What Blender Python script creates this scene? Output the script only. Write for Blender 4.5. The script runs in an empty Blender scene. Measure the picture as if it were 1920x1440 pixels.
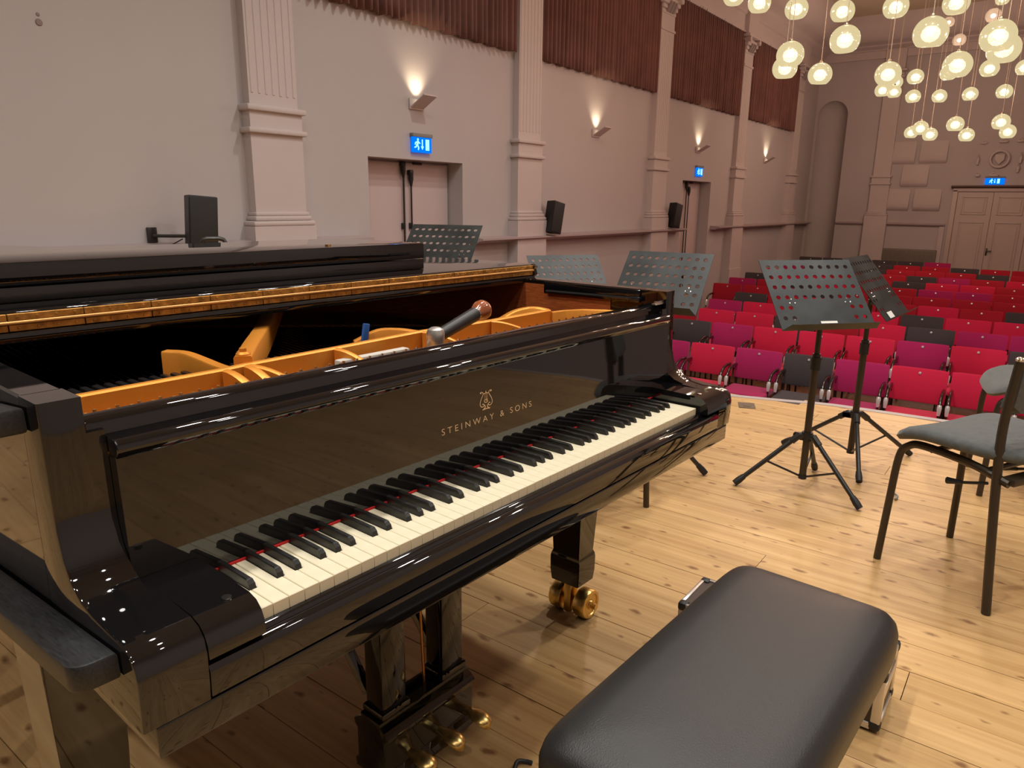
import bpy, bmesh, math, random
from mathutils import Vector, Matrix, Euler
PI = math.pi
random.seed(7)
sc = bpy.context.scene
COL = sc.collection

# ------------------------------------------------------------------ camera
cam_data = bpy.data.cameras.new('camera')
cam = bpy.data.objects.new('camera', cam_data)
COL.objects.link(cam)
CAMPOS = (-0.4521, -0.7275, 1.2312)
CAMLENS = 25.2803
RIGHT, UP, FWD = ((0.598487, -0.801045, 0.011892),
    (0.189442, 0.15593, 0.969432),
    (0.778412, 0.577939, -0.245074))
m = Matrix((
    (RIGHT[0], UP[0], -FWD[0], CAMPOS[0]),
    (RIGHT[1], UP[1], -FWD[1], CAMPOS[1]),
    (RIGHT[2], UP[2], -FWD[2], CAMPOS[2]),
    (0, 0, 0, 1)))
cam.matrix_world = m
cam_data.sensor_width = 36.0
cam_data.lens = CAMLENS
cam_data.clip_start = 0.02
sc.camera = cam
# ------------------------------------------------------------------ world and exposure
world = bpy.data.worlds.new('hall_air')
sc.world = world
world.use_nodes = True
world.node_tree.nodes['Background'].inputs[0].default_value = (0.9, 0.85, 0.8, 1)
world.node_tree.nodes['Background'].inputs[1].default_value = 0.03
sc.view_settings.view_transform = 'Standard'
sc.view_settings.look = 'None'
sc.view_settings.exposure = 0.0
sc.view_settings.gamma = 1.0
sc.view_settings.use_curve_mapping = False
sc.cycles.max_bounces = 8
sc.cycles.diffuse_bounces = 4
sc.cycles.glossy_bounces = 4
sc.cycles.transparent_max_bounces = 16
sc.cycles.sample_clamp_indirect = 4.0
sc.cycles.caustics_reflective = False
sc.cycles.caustics_refractive = False
STAGE_W, GLOBE_W, SCONCE_W = 24.0, 138.0, 12.0

# rows of ceiling downlights above the stage (out of the frame)
def lamp(name, kind, loc, power, color, parent=None, rot=(0, 0, 0), **kw):
    d = bpy.data.lights.new(name, kind)
    d.energy = power; d.color = color
    for k, v in kw.items(): setattr(d, k, v)
    o = bpy.data.objects.new(name, d)
    COL.objects.link(o)
    o.location = loc; o.rotation_euler = rot
    if parent: o.parent = parent
    return o
for x, ys, pw in ((-2.6, (-2.6, -0.8, 1.0), (0.6, 1.0, 1.5)), (-0.9, (-2.6, -0.8, 1.0), (0.5, 0.85, 1.4)), (0.8, (-2.6, -0.8, 1.0), (0.35, 0.6, 1.3)),
                  (2.5, (-2.6, -0.8, 1.0), (0.25, 0.5, 1.2)), (4.5, (-2.2, -0.2, 1.8), (1.9, 1.9, 1.9))):  # last row is added to brighten the front seats and stage edge
    for y, k in zip(ys, pw):
        lamp('stage_downlight', 'AREA', (x, y, 5.2), STAGE_W * k, (1.0, 0.98, 0.93), shape='DISK', size=0.22, spread=2.5)

# ------------------------------------------------------------------ materials
MATS = {}
def new_mat(name):
    mt = bpy.data.materials.new(name); mt.use_nodes = True
    nt = mt.node_tree
    return mt, nt, nt.nodes['Principled BSDF']
def mat(name, color, rough=0.5, metal=0.0, spec=0.5, coat=0.0, bump=0.0, bscale=200.0, var=0.0, vscale=4.0, sheen=0.0, stretch=None):
    if name in MATS: return MATS[name]
    mt, nt, p = new_mat(name)
    N = nt.nodes; L = nt.links
    p.inputs['Base Color'].default_value = (*color, 1)
    p.inputs['Roughness'].default_value = rough
    p.inputs['Metallic'].default_value = metal
    p.inputs['Specular IOR Level'].default_value = spec
    p.inputs['Coat Weight'].default_value = coat
    p.inputs['Coat Roughness'].default_value = 0.03
    p.inputs['Sheen Weight'].default_value = sheen
    if bump or var:
        tc = N.new('ShaderNodeTexCoord')
        src = tc.outputs['Object']
        if stretch:
            mp = N.new('ShaderNodeMapping'); mp.inputs['Scale'].default_value = stretch
            L.new(src, mp.inputs[0]); src = mp.outputs[0]
    if var:
        nz = N.new('ShaderNodeTexNoise'); nz.inputs['Scale'].default_value = vscale; nz.inputs['Detail'].default_value = 5
        L.new(src, nz.inputs['Vector'])
        rp = N.new('ShaderNodeValToRGB')
        rp.color_ramp.elements[0].position = 0.3; rp.color_ramp.elements[1].position = 0.7
        rp.color_ramp.elements[0].color = (*[c * (1 - var) for c in color], 1)
        rp.color_ramp.elements[1].color = (*[min(1, c * (1 + var)) for c in color], 1)
        L.new(nz.outputs[0], rp.inputs[0]); L.new(rp.outputs[0], p.inputs['Base Color'])
    if bump:
        n2 = N.new('ShaderNodeTexNoise'); n2.inputs['Scale'].default_value = bscale; n2.inputs['Detail'].default_value = 2
        L.new(src, n2.inputs['Vector'])
        b = N.new('ShaderNodeBump'); b.inputs['Strength'].default_value = bump; b.inputs['Distance'].default_value = 0.002
        L.new(n2.outputs[0], b.inputs['Height']); L.new(b.outputs[0], p.inputs['Normal'])
    MATS[name] = mt
    return mt

LACQ = mat('black_lacquer', (0.006, 0.0055, 0.006), 0.03, spec=0.6, coat=0.4)
LACQ_DARK = mat('black_satin', (0.012, 0.011, 0.011), 0.28, spec=0.4)
IVORY = mat('ivory', (0.80, 0.72, 0.52), 0.22, spec=0.5, var=0.05, vscale=20)
EBONY = mat('ebony', (0.012, 0.011, 0.010), 0.33, spec=0.5, bump=0.1, bscale=300)
GOLD = mat('gold_bronze_paint', (0.80, 0.31, 0.04), 0.40, metal=0.45, bump=0.12, bscale=400)
BRASS = mat('polished_brass', (0.80, 0.56, 0.20), 0.28, metal=1.0, var=0.12, vscale=60)
HINGE = mat('aged_brass', (0.55, 0.27, 0.06), 0.38, metal=0.7, var=0.45, vscale=55)
STEEL = mat('steel', (0.75, 0.74, 0.72), 0.18, metal=1.0)
CHROME = mat('chrome', (0.88, 0.88, 0.88), 0.07, metal=1.0)
ALU = mat('brushed_aluminium', (0.72, 0.69, 0.65), 0.33, metal=0.85)
REDFELT = mat('red_felt', (0.55, 0.012, 0.012), 0.9, bump=0.3, bscale=600)
BLUEFELT = mat('blue_felt', (0.02, 0.09, 0.32), 0.85, bump=0.3, bscale=600)
MAHOG = mat('mahogany_veneer', (0.42, 0.105, 0.03), 0.22, var=0.3, vscale=9, stretch=(1, 3, 40))
SPRUCE = mat('spruce_soundboard', (0.45, 0.24, 0.09), 0.35, var=0.15, vscale=6, stretch=(60, 1, 1))
WALL = mat('lilac_wallcovering', (0.49, 0.447, 0.442), 0.85, bump=0.25, bscale=900, var=0.02, vscale=1.2, stretch=(1, 1, 0.35))
TRIM = mat('painted_plaster', (0.56, 0.49, 0.475), 0.7, var=0.02, vscale=2)
RAIL = mat('painted_rail', (0.42, 0.34, 0.345), 0.45)
CEIL = mat('ceiling_plaster', (0.58, 0.49, 0.35), 0.85, var=0.04, vscale=0.7)
DOORM = mat('door_paint', (0.56, 0.46, 0.455), 0.6)
DOORF = mat('far_door_paint', (0.55, 0.465, 0.43), 0.6)
CURT = mat('brown_curtain_cloth', (0.175, 0.075, 0.060), 0.9, sheen=0.25, var=0.18, vscale=3, bump=0.3, bscale=300)
BLACKPL = mat('black_plastic', (0.012, 0.012, 0.013), 0.5, bump=0.08, bscale=500)
BLACKMET = mat('black_powdercoat', (0.02, 0.018, 0.016), 0.35, spec=0.6, bump=0.08, bscale=500)
BROWNMET = mat('dark_brown_tube', (0.045, 0.032, 0.02), 0.38, spec=0.6, metal=0.3, bump=0.06, bscale=400)
PLATE = mat('scuffed_black_sheet', (0.026, 0.028, 0.027), 0.40, metal=0.0, spec=0.28, var=0.45, vscale=9)
LEATHER = mat('black_leather', (0.017, 0.0165, 0.016), 0.42, spec=0.5, bump=0.22, bscale=450)
GREYFAB = mat('grey_chair_fabric', (0.10, 0.106, 0.10), 0.95, bump=0.5, bscale=500, var=0.12, vscale=60, sheen=0.2)
WHITE = mat('white_label', (0.85, 0.83, 0.74), 0.5)
LETTER = mat('gold_lettering', (0.85, 0.62, 0.38), 0.35, metal=0.4)
WIRE = mat('pendant_wire', (0.55, 0.45, 0.33), 0.4)
GREYPL = mat('grey_plastic', (0.22, 0.22, 0.21), 0.6)
HATCHM = mat('hatch_metal', (0.18, 0.15, 0.11), 0.4, metal=0.6)
RADM = mat('radiator_paint', (0.20, 0.17, 0.14), 0.6)
HALLFL = mat('hall_parquet', (0.19, 0.085, 0.035), 0.4, var=0.25, vscale=5, stretch=(1, 8, 1))
CONCR = mat('backdrop_paint', (0.075, 0.064, 0.066), 0.7)
FABRIC = {}
for k, c in dict(crimson=(0.62, 0.010, 0.060), magenta=(0.42, 0.010, 0.110), red=(0.42, 0.006, 0.025), grey=(0.058, 0.048, 0.052)).items():
    FABRIC[k] = mat(k + '_wool', c, 0.95, bump=0.25, bscale=500, sheen=0.15)

def plank_mat():
    mt, nt, p = new_mat('knotty_pine'); N = nt.nodes; L = nt.links
    geo = N.new('ShaderNodeNewGeometry'); oi = N.new('ShaderNodeObjectInfo')
    sc1 = N.new('ShaderNodeVectorMath'); sc1.operation = 'SCALE'; sc1.inputs['Scale'].default_value = 53.0
    cv = N.new('ShaderNodeCombineXYZ')
    for i in range(3): L.new(oi.outputs['Random'], cv.inputs[i])
    L.new(cv.outputs[0], sc1.inputs[0])
    add = N.new('ShaderNodeVectorMath'); add.operation = 'ADD'
    L.new(geo.outputs['Position'], add.inputs[0]); L.new(sc1.outputs[0], add.inputs[1])
    def mapped(s):
        mp = N.new('ShaderNodeMapping'); mp.inputs['Scale'].default_value = s
        L.new(add.outputs[0], mp.inputs[0]); return mp.outputs[0]
    # grain
    nz = N.new('ShaderNodeTexNoise'); nz.inputs['Scale'].default_value = 1.0; nz.inputs['Detail'].default_value = 6; nz.inputs['Roughness'].default_value = 0.62
    nz.inputs['Distortion'].default_value = 0.5
    L.new(mapped((34, 1.1, 1)), nz.inputs['Vector'])
    rp = N.new('ShaderNodeValToRGB'); e = rp.color_ramp.elements
    e[0].position = 0.25; e[0].color = (0.47, 0.26, 0.095, 1)
    e[1].position = 0.72; e[1].color = (0.70, 0.455, 0.205, 1)
    L.new(nz.outputs[0], rp.inputs[0])
    # knots: irregular ellipses
    n2 = N.new('ShaderNodeTexNoise'); n2.inputs['Scale'].default_value = 14; n2.inputs['Detail'].default_value = 3
    L.new(add.outputs[0], n2.inputs['Vector'])
    mx = N.new('ShaderNodeVectorMath'); mx.operation = 'SCALE'; mx.inputs['Scale'].default_value = 0.5
    L.new(n2.outputs['Color'], mx.inputs[0])
    ad2 = N.new('ShaderNodeVectorMath'); ad2.operation = 'ADD'
    L.new(mapped((15.0, 7.5, 0.0)), ad2.inputs[0]); L.new(mx.outputs[0], ad2.inputs[1])
    vo = N.new('ShaderNodeTexVoronoi'); vo.inputs['Scale'].default_value = 1.0; vo.voronoi_dimensions = '2D'
    L.new(ad2.outputs[0], vo.inputs['Vector'])
    sep = N.new('ShaderNodeSeparateColor'); L.new(vo.outputs['Color'], sep.inputs[0])
    rad = N.new('ShaderNodeMath'); rad.operation = 'MULTIPLY_ADD'; rad.inputs[1].default_value = 0.21; rad.inputs[2].default_value = -0.06
    L.new(sep.outputs[0], rad.inputs[0])
    dv = N.new('ShaderNodeMath'); dv.operation = 'SUBTRACT'
    L.new(rad.outputs[0], dv.inputs[0]); L.new(vo.outputs['Distance'], dv.inputs[1])
    st = N.new('ShaderNodeMapRange'); st.inputs['From Min'].default_value = -0.06; st.inputs['From Max'].default_value = 0.07
    st.inputs['To Min'].default_value = 0; st.inputs['To Max'].default_value = 0.85
    L.new(dv.outputs[0], st.inputs['Value'])
    m1 = N.new('ShaderNodeMix'); m1.data_type = 'RGBA'; m1.inputs['B'].default_value = (0.20, 0.085, 0.028, 1)
    L.new(st.outputs[0], m1.inputs['Factor']); L.new(rp.outputs[0], m1.inputs['A'])
    # plank to plank tone
    hs = N.new('ShaderNodeHueSaturation')
    mr = N.new('ShaderNodeMapRange'); mr.inputs['To Min'].default_value = 0.93; mr.inputs['To Max'].default_value = 1.06
    L.new(oi.outputs['Random'], mr.inputs['Value']); L.new(mr.outputs[0], hs.inputs['Value'])
    L.new(m1.outputs['Result'], hs.inputs['Color'])
    # worn, stained patches
    n3 = N.new('ShaderNodeTexNoise'); n3.inputs['Scale'].default_value = 1.7; n3.inputs['Detail'].default_value = 5
    L.new(geo.outputs['Position'], n3.inputs['Vector'])
    mr3 = N.new('ShaderNodeMapRange'); mr3.inputs['From Min'].default_value = 0.3; mr3.inputs['From Max'].default_value = 0.7
    mr3.inputs['To Min'].default_value = 0.88; mr3.inputs['To Max'].default_value = 1.05
    L.new(n3.outputs[0], mr3.inputs['Value'])
    h2 = N.new('ShaderNodeHueSaturation'); L.new(mr3.outputs[0], h2.inputs['Value']); L.new(hs.outputs[0], h2.inputs['Color'])
    L.new(h2.outputs[0], p.inputs['Base Color'])
    p.inputs['Roughness'].default_value = 0.36; p.inputs['Specular IOR Level'].default_value = 0.32
    b = N.new('ShaderNodeBump'); b.inputs['Strength'].default_value = 0.15; b.inputs['Distance'].default_value = 0.001
    L.new(nz.outputs[0], b.inputs['Height']); L.new(b.outputs[0], p.inputs['Normal'])
    return mt
PINE = plank_mat()

def emis(name, color, strength):
    mt = bpy.data.materials.new(name); mt.use_nodes = True; nt = mt.node_tree
    nt.nodes.clear()
    o = nt.nodes.new('ShaderNodeOutputMaterial'); e = nt.nodes.new('ShaderNodeEmission')
    e.inputs[0].default_value = (*color, 1); e.inputs[1].default_value = strength
    nt.links.new(e.outputs[0], o.inputs[0]); return mt
BULB = emis('bulb_glow', (1.0, 0.86, 0.60), 9.0)
_n = BULB.node_tree.nodes; _t = _n.new('ShaderNodeBsdfTransparent'); _m = _n.new('ShaderNodeMixShader'); _m.inputs[0].default_value = 0.5
BULB.node_tree.links.new(_t.outputs[0], _m.inputs[1])
BULB.node_tree.links.new([q for q in _n if q.type == 'EMISSION'][0].outputs[0], _m.inputs[2])
BULB.node_tree.links.new(_m.outputs[0], [q for q in _n if q.type == 'OUTPUT_MATERIAL'][0].inputs[0])
EXITG = emis('exit_blue', (0.0, 0.16, 0.85), 1.3)
EXITW = emis('exit_pictogram', (0.35, 0.95, 1.0), 1.5)
SCG = emis('sconce_glow', (1.0, 0.82, 0.55), 6.0)
def globe_mat():
    mt = bpy.data.materials.new('bubbled_glass'); mt.use_nodes = True; nt = mt.node_tree; N = nt.nodes; L = nt.links
    N.clear()
    o = N.new('ShaderNodeOutputMaterial')
    tc = N.new('ShaderNodeTexCoord')
    vo = N.new('ShaderNodeTexVoronoi'); vo.inputs['Scale'].default_value = 34
    L.new(tc.outputs['Object'], vo.inputs['Vector'])
    rp = N.new('ShaderNodeMapRange'); rp.inputs['From Max'].default_value = 0.6; rp.inputs['To Min'].default_value = 0.52; rp.inputs['To Max'].default_value = 0.92
    L.new(vo.outputs['Distance'], rp.inputs['Value'])
    em = N.new('ShaderNodeEmission'); em.inputs[0].default_value = (1.0, 0.83, 0.46, 1); em.inputs[1].default_value = 0.80
    tr = N.new('ShaderNodeBsdfTransparent'); tr.inputs[0].default_value = (1, 0.97, 0.9, 1)
    mx = N.new('ShaderNodeMixShader'); L.new(rp.outputs[0], mx.inputs[0]); L.new(tr.outputs[0], mx.inputs[1]); L.new(em.outputs[0], mx.inputs[2])
    gl = N.new('ShaderNodeBsdfGlossy'); gl.inputs['Roughness'].default_value = 0.1; gl.inputs[0].default_value = (0.9, 0.85, 0.7, 1)
    m2 = N.new('ShaderNodeMixShader'); m2.inputs[0].default_value = 0.08
    L.new(mx.outputs[0], m2.inputs[1]); L.new(gl.outputs[0], m2.inputs[2])
    L.new(m2.outputs[0], o.inputs[0]); return mt
GLOBE = globe_mat()
CLEAR = None
def clear_mat():
    mt, nt, p = new_mat('clear_glass')
    p.inputs['Base Color'].default_value = (0.95, 0.9, 0.8, 1); p.inputs['Roughness'].default_value = 0.05
    p.inputs['Alpha'].default_value = 0.35
    return mt
CLEAR = clear_mat()

# ------------------------------------------------------------------ mesh helpers
class MB:
    def __init__(s): s.bm = bmesh.new()
    def box(s, a, b, bev=0.0, seg=2, rot=None):
        bm = s.bm
        xs = sorted((a[0], b[0])); ys = sorted((a[1], b[1])); zs = sorted((a[2], b[2]))
        v = [bm.verts.new((xs[i & 1], ys[(i >> 1) & 1], zs[(i >> 2) & 1])) for i in range(8)]
        fs = [bm.faces.new([v[i] for i in q]) for q in ((0, 2, 3, 1), (4, 5, 7, 6), (0, 1, 5, 4), (2, 6, 7, 3), (0, 4, 6, 2), (1, 3, 7, 5))]
        if rot is not None:
            c = Vector(((xs[0] + xs[1]) / 2, (ys[0] + ys[1]) / 2, (zs[0] + zs[1]) / 2))
            for q in v: q.co = c + rot @ (q.co - c)
        if bev:
            es = list({e for f in fs for e in f.edges})
            bmesh.ops.bevel(bm, geom=es, offset=bev, segments=seg, profile=0.5, affect='EDGES')
        return s
    def tube(s, pts, r, n=10, caps=True):
        bm = s.bm; pts = [Vector(p) for p in pts]
        rs = r if isinstance(r, (list, tuple)) else [r] * len(pts)
        rings = []; up = None
        for i, p in enumerate(pts):
            if i == 0: t = pts[1] - pts[0]
            elif i == len(pts) - 1: t = pts[-1] - pts[-2]
            else: t = (pts[i + 1] - p).normalized() + (p - pts[i - 1]).normalized()
            t.normalize()
            if up is None:
                up = Vector((0, 0, 1)) if abs(t.z) < 0.9 else Vector((1, 0, 0))
            a = t.cross(up).normalized(); up = a.cross(t).normalized()
            rings.append([bm.verts.new(p + rs[i] * (math.cos(2 * PI * k / n) * a + math.sin(2 * PI * k / n) * up)) for k in range(n)])
        for A, Bq in zip(rings, rings[1:]):
            for k in range(n):
                f = bm.faces.new((A[k], A[(k + 1) % n], Bq[(k + 1) % n], Bq[k])); f.smooth = True
        if caps:
            bm.faces.new(rings[0][::-1]); bm.faces.new(rings[-1])
        return s
    def lathe(s, prof, loc=(0, 0, 0), axis=(0, 0, 1), n=24):
        bm = s.bm; q = Vector((0, 0, 1)).rotation_difference(Vector(axis).normalized()); loc = Vector(loc)
        rings = []
        for (r, z) in prof:
            if r < 1e-6: rings.append([bm.verts.new(loc + q @ Vector((0, 0, z)))])
            else: rings.append([bm.verts.new(loc + q @ Vector((r * math.cos(2 * PI * k / n), r * math.sin(2 * PI * k / n), z))) for k in range(n)])
        for A, Bq in zip(rings, rings[1:]):
            for k in range(n):
                if len(A) == 1 and len(Bq) == 1: continue
                if len(A) == 1: f = bm.faces.new((A[0], Bq[(k + 1) % n], Bq[k]))
                elif len(Bq) == 1: f = bm.faces.new((A[k], A[(k + 1) % n], Bq[0]))
                else: f = bm.faces.new((A[k], A[(k + 1) % n], Bq[(k + 1) % n], Bq[k]))
                f.smooth = True
        return s
    def prism(s, pts, axis, a, b, bev=0.0, seg=2):
        # pts: 2D outline; axis 'x' -> (y,z), 'y' -> (x,z), 'z' -> (x,y)
        bm = s.bm
        def P(p, t):
            return (t, p[0], p[1]) if axis == 'x' else ((p[0], t, p[1]) if axis == 'y' else (p[0], p[1], t))
        A = [bm.verts.new(P(p, a)) for p in pts]; Bq = [bm.verts.new(P(p, b)) for p in pts]
        f1 = bm.faces.new(A[::-1]); f2 = bm.faces.new(Bq)
        n = len(pts); sides = [bm.faces.new((A[i], A[(i + 1) % n], Bq[(i + 1) % n], Bq[i])) for i in range(n)]
        bmesh.ops.recalc_face_normals(bm, faces=[f1, f2] + sides)
        if bev:
            es = [e for e in set(f1.edges) | set(f2.edges)]
            bmesh.ops.bevel(bm, geom=es, offset=bev, segments=seg, profile=0.5, affect='EDGES')
        return s
    def quad(s, *p):
        s.bm.faces.new([s.bm.verts.new(q) for q in p]); return s
    def grid(s, rows, closed=False, smooth=True):
        bm = s.bm
        V = [[bm.verts.new(p) for p in r] for r in rows]
        for A, Bq in zip(V, V[1:]):
            for k in range(len(A) - (0 if closed else 1)):
                f = bm.faces.new((A[k], A[(k + 1) % len(A)], Bq[(k + 1) % len(A)], Bq[k])); f.smooth = smooth
        return s
    def cyl(s, p0, p1, r, n=16): return s.tube([p0, p1], r, n)
    def mesh(s, name, smooth_angle=None):
        bmesh.ops.recalc_face_normals(s.bm, faces=s.bm.faces[:])
        me = bpy.data.meshes.new(name); s.bm.to_mesh(me); s.bm.free()
        if smooth_angle:
            for p in me.polygons: p.use_smooth = True
            me.set_sharp_from_angle(angle=math.radians(smooth_angle))
        return me
    def obj(s, name, mt, parent=None, smooth=35, loc=(0, 0, 0), rot=(0, 0, 0)):
        me = s.mesh(name, smooth)
        me.materials.append(mt)
        return inst(name, me, parent, loc, rot)
def inst(name, me, parent=None, loc=(0, 0, 0), rot=(0, 0, 0)):
    o = bpy.data.objects.new(name, me); COL.objects.link(o)
    if parent: o.parent = parent
    o.location = loc; o.rotation_euler = rot
    return o
def tag(o, label, cat, group=None, kind=None):
    o['label'] = label; o['category'] = cat
    if group: o['group'] = group
    if kind: o['kind'] = kind
    return o
def thing(name, label, cat, loc=(0, 0, 0), rz=0.0, group=None):
    o = bpy.data.objects.new(name, None); COL.objects.link(o)
    o.empty_display_size = 0.1; o.location = loc; o.rotation_euler = (0, 0, rz)
    return tag(o, label, cat, group)
def struct(o):
    o['kind'] = 'structure'; return o
def copy_tree(o, parent=None):
    c = o.copy(); COL.objects.link(c); c.parent = parent
    for ch in list(o.children): copy_tree(ch, c)
    return c
def bez(p0, p1, p2, n=8):
    out = []
    for i in range(n + 1):
        t = i / n
        out.append(tuple((1 - t) ** 2 * a + 2 * t * (1 - t) * b + t * t * c for a, b, c in zip(p0, p1, p2)))
    return out
def smooth_path(pts, n=6):
    # Catmull-Rom through the points
    P = [Vector(p) for p in pts]; P = [P[0] * 2 - P[1]] + P + [P[-1] * 2 - P[-2]]
    out = []
    for i in range(1, len(P) - 2):
        for k in range(n):
            t = k / n
            a, b, c, d = P[i - 1], P[i], P[i + 1], P[i + 2]
            out.append(0.5 * ((2 * b) + (c - a) * t + (2 * a - 5 * b + 4 * c - d) * t * t + (3 * b - a - 3 * c + d) * t ** 3))
    out.append(P[-2]); return out

# ================================================================== SETTING
WY, RYW, FX, BX = 4.54, -3.95, 19.05, -4.2
ZC = 5.35; ZF = -1.2
D1 = (4.35, 5.70); D2 = (11.43, 12.68); DT = 1.63
# --- left wall with two door recesses
b = MB()
T = 0.30
for x0, x1 in ((BX - T, D1[0]), (D1[1], D2[0]), (D2[1], FX + 0.5)):
    b.box((x0, WY, ZF - 0.1), (x1, WY + T, ZC + 0.1))
for d in (D1, D2): b.box((d[0], WY, DT), (d[1], WY + T, ZC + 0.1))
b.box((D1[0], WY, ZF - 0.1), (D1[1], WY + T, -0.03))
struct(b.obj('wall_left', WALL))
# --- right and back walls
b = MB(); b.box((BX - T, RYW - T, ZF - 0.1), (FX + 0.5, RYW, ZC + 0.1)); struct(b.obj('wall_right', WALL))
b = MB(); b.box((BX - T, RYW, ZF - 0.1), (BX, WY, ZC + 0.1)); struct(b.obj('wall_back', CONCR))
# --- far wall with an arched niche
NY0, NY1, NSPR = 3.80, 4.48, 3.36; NR = (NY1 - NY0) / 2; NC = (NY0 + NY1) / 2
b = MB(); b.box((FX, RYW, ZF - 0.1), (FX + 0.5, NY0, ZC + 0.1)); b.box((FX, NY1, ZF - 0.1), (FX + 0.5, WY, ZC + 0.1))
S = 20
pts = [(NC - NR * math.cos(PI * i / S), NSPR + NR * math.sin(PI * i / S)) for i in range(S + 1)]
for (ya, za), (yb, zb) in zip(pts, pts[1:]):
    b.quad((FX, ya, za), (FX, yb, zb), (FX, yb, ZC + 0.1), (FX, ya, ZC + 0.1))
rows = []
for zz in (ZF - 0.1, 1.0, NSPR):
    rows.append([(FX + NR * math.sin(PI * i / S), NC - NR * math.cos(PI * i / S), zz) for i in range(S + 1)])
for j in range(1, 9):
    e = PI / 2 * j / 8
    rows.append([(FX + NR * math.cos(e) * math.sin(PI * i / S), NC - NR * math.cos(e) * math.cos(PI * i / S), NSPR + NR * math.sin(e)) for i in range(S + 1)])
b.grid(rows)
struct(b.obj('wall_far', WALL))
# --- ceiling, cornice, frieze
b = MB(); b.box((BX - T, RYW - T, ZC), (FX + 0.5, WY + T, ZC + 0.15)); struct(b.obj('ceiling', CEIL))
tn = [0]
def trim(b, mt=TRIM, smooth=35):
    tn[0] += 1
    return struct(b.obj('trim_%d' % tn[0], mt, smooth=smooth))
cp = [(0, 4.31), (0.05, 4.31), (0.05, 4.60), (0.08, 4.62), (0.08, 4.66), (0.12, 4.70), (0.20, 4.75), (0.20, 4.80), (0.24, 4.83)] + [(0.24 + 0.5 * math.sin(a), 5.33 - 0.5 * math.cos(a)) for a in (0.25, 0.5, 0.75, 1.0, 1.25, 1.5)] + [(0.75, 5.40), (0, 5.40)]
cpf = [(d, z if z > 4.9 else (z - 4.31) * 0.55 + 4.55) for d, z in cp]
b = MB(); b.prism([(WY - d, z) for d, z in cp], 'x', BX, FX); trim(b)
b = MB(); b.prism([(FX - d, z) for d, z in cpf], 'y', RYW, WY); trim(b)
b = MB(); b.prism([(RYW + d, z) for d, z in cp], 'x', BX, FX); trim(b)
# --- dado rails (left wall pieces between the doors, far wall piece)
def rail_left(x0, x1, z=0.82):
    b = MB(); pr = [(0, 0), (0.10, 0.0), (0.13, 0.02), (0.19, 0.035), (0.19, 0.055), (0.0, 0.07)]
    b.prism([(WY - d, z - 0.04 + h) for d, h in pr], 'x', x0, x1); trim(b, RAIL)
rail_left(BX, 4.22, 0.885); rail_left(5.82, 11.33); rail_left(12.80, FX)
b = MB(); b.prism([(FX, 0.80), (FX - 0.03, 0.80), (FX - 0.07, 0.835), (FX - 0.07, 0.865), (FX, 0.87)], 'y', 1.42, NY0 - 0.02); trim(b, RAIL)
# thicker wall base under the rail at the stage
b = MB(); b.box((BX, WY - 0.05, -0.02), (4.22, WY, 0.78)); trim(b, WALL)
# --- pilasters
def pilaster(cx, flutes=False, face=None):
    b = MB()
    def bl(w, d, z0, z1, bev=0.0):
        if face is None: b.box((cx - w / 2, WY - d, z0), (cx + w / 2, WY + 0.02, z1), bev)
        else: b.box((FX - d, cx - w / 2, z0), (FX + 0.02, cx + w / 2, z1), bev)
    s = 1.0 if face is None else 0.82
    bl(0.60 * s, 0.15, ZF, 1.02); bl(0.64 * s, 0.17, ZF, -0.55 if cx < 4.2 and face is None else 0.0)
    bl(0.60 * s, 0.15, 1.02, 1.06, 0.015); bl(0.55 * s, 0.135, 1.06, 1.10, 0.015); bl(0.52 * s, 0.12, 1.10, 1.13, 0.01)
    bl(0.49 * s, 0.10, 1.13, 1.74); bl(0.55 * s, 0.135, 1.735, 1.775, 0.012); bl(0.49 * s, 0.105, 1.775, 1.90)
    bl(0.55 * s, 0.135, 1.90, 1.945, 0.012); bl(0.45 * s, 0.085, 1.945, 4.32)
    bl(0.49 * s, 0.105, 3.74, 3.78, 0.012)
    # leafy capital
    for k, (w, d, z0, z1) in enumerate(((0.47, 0.10, 3.97, 4.03), (0.50, 0.12, 4.03, 4.09), (0.55, 0.15, 4.09, 4.15), (0.52, 0.14, 4.15, 4.20), (0.64, 0.19, 4.23, 4.28))):
        bl(w * s, d, z0, z1, 0.018)
    bl(0.50 * s, 0.13, 4.28, 4.72); 
    if face is None:
        for sx in (-1, 1):
            b.tube([(cx + sx * 0.25, WY - 0.19, 4.19), (cx + sx * 0.25, WY, 4.19)], 0.048, 12)
            for q in (-0.09, 0.0, 0.09):
                b.tube([(cx + q, WY - 0.10, 4.0), (cx + q, WY - 0.155, 4.10), (cx + q, WY - 0.17, 4.13)], [0.035, 0.03, 0.012], 8)
        if flutes:
            for k in range(7):
                x = cx - 0.195 + k * 0.065
                b.box((x - 0.012, WY - 0.090, 2.03), (x + 0.012, WY - 0.08, 3.70), 0.004, 1)
    trim(b)
for k in range(5): pilaster(3.30 + 3.52 * k, True)
pilaster(2.875, face='far')
# vertical casing strip left of far door
b = MB(); b.box((FX - 0.05, 1.42, ZF), (FX, 1.52, 0.8)); trim(b)

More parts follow.
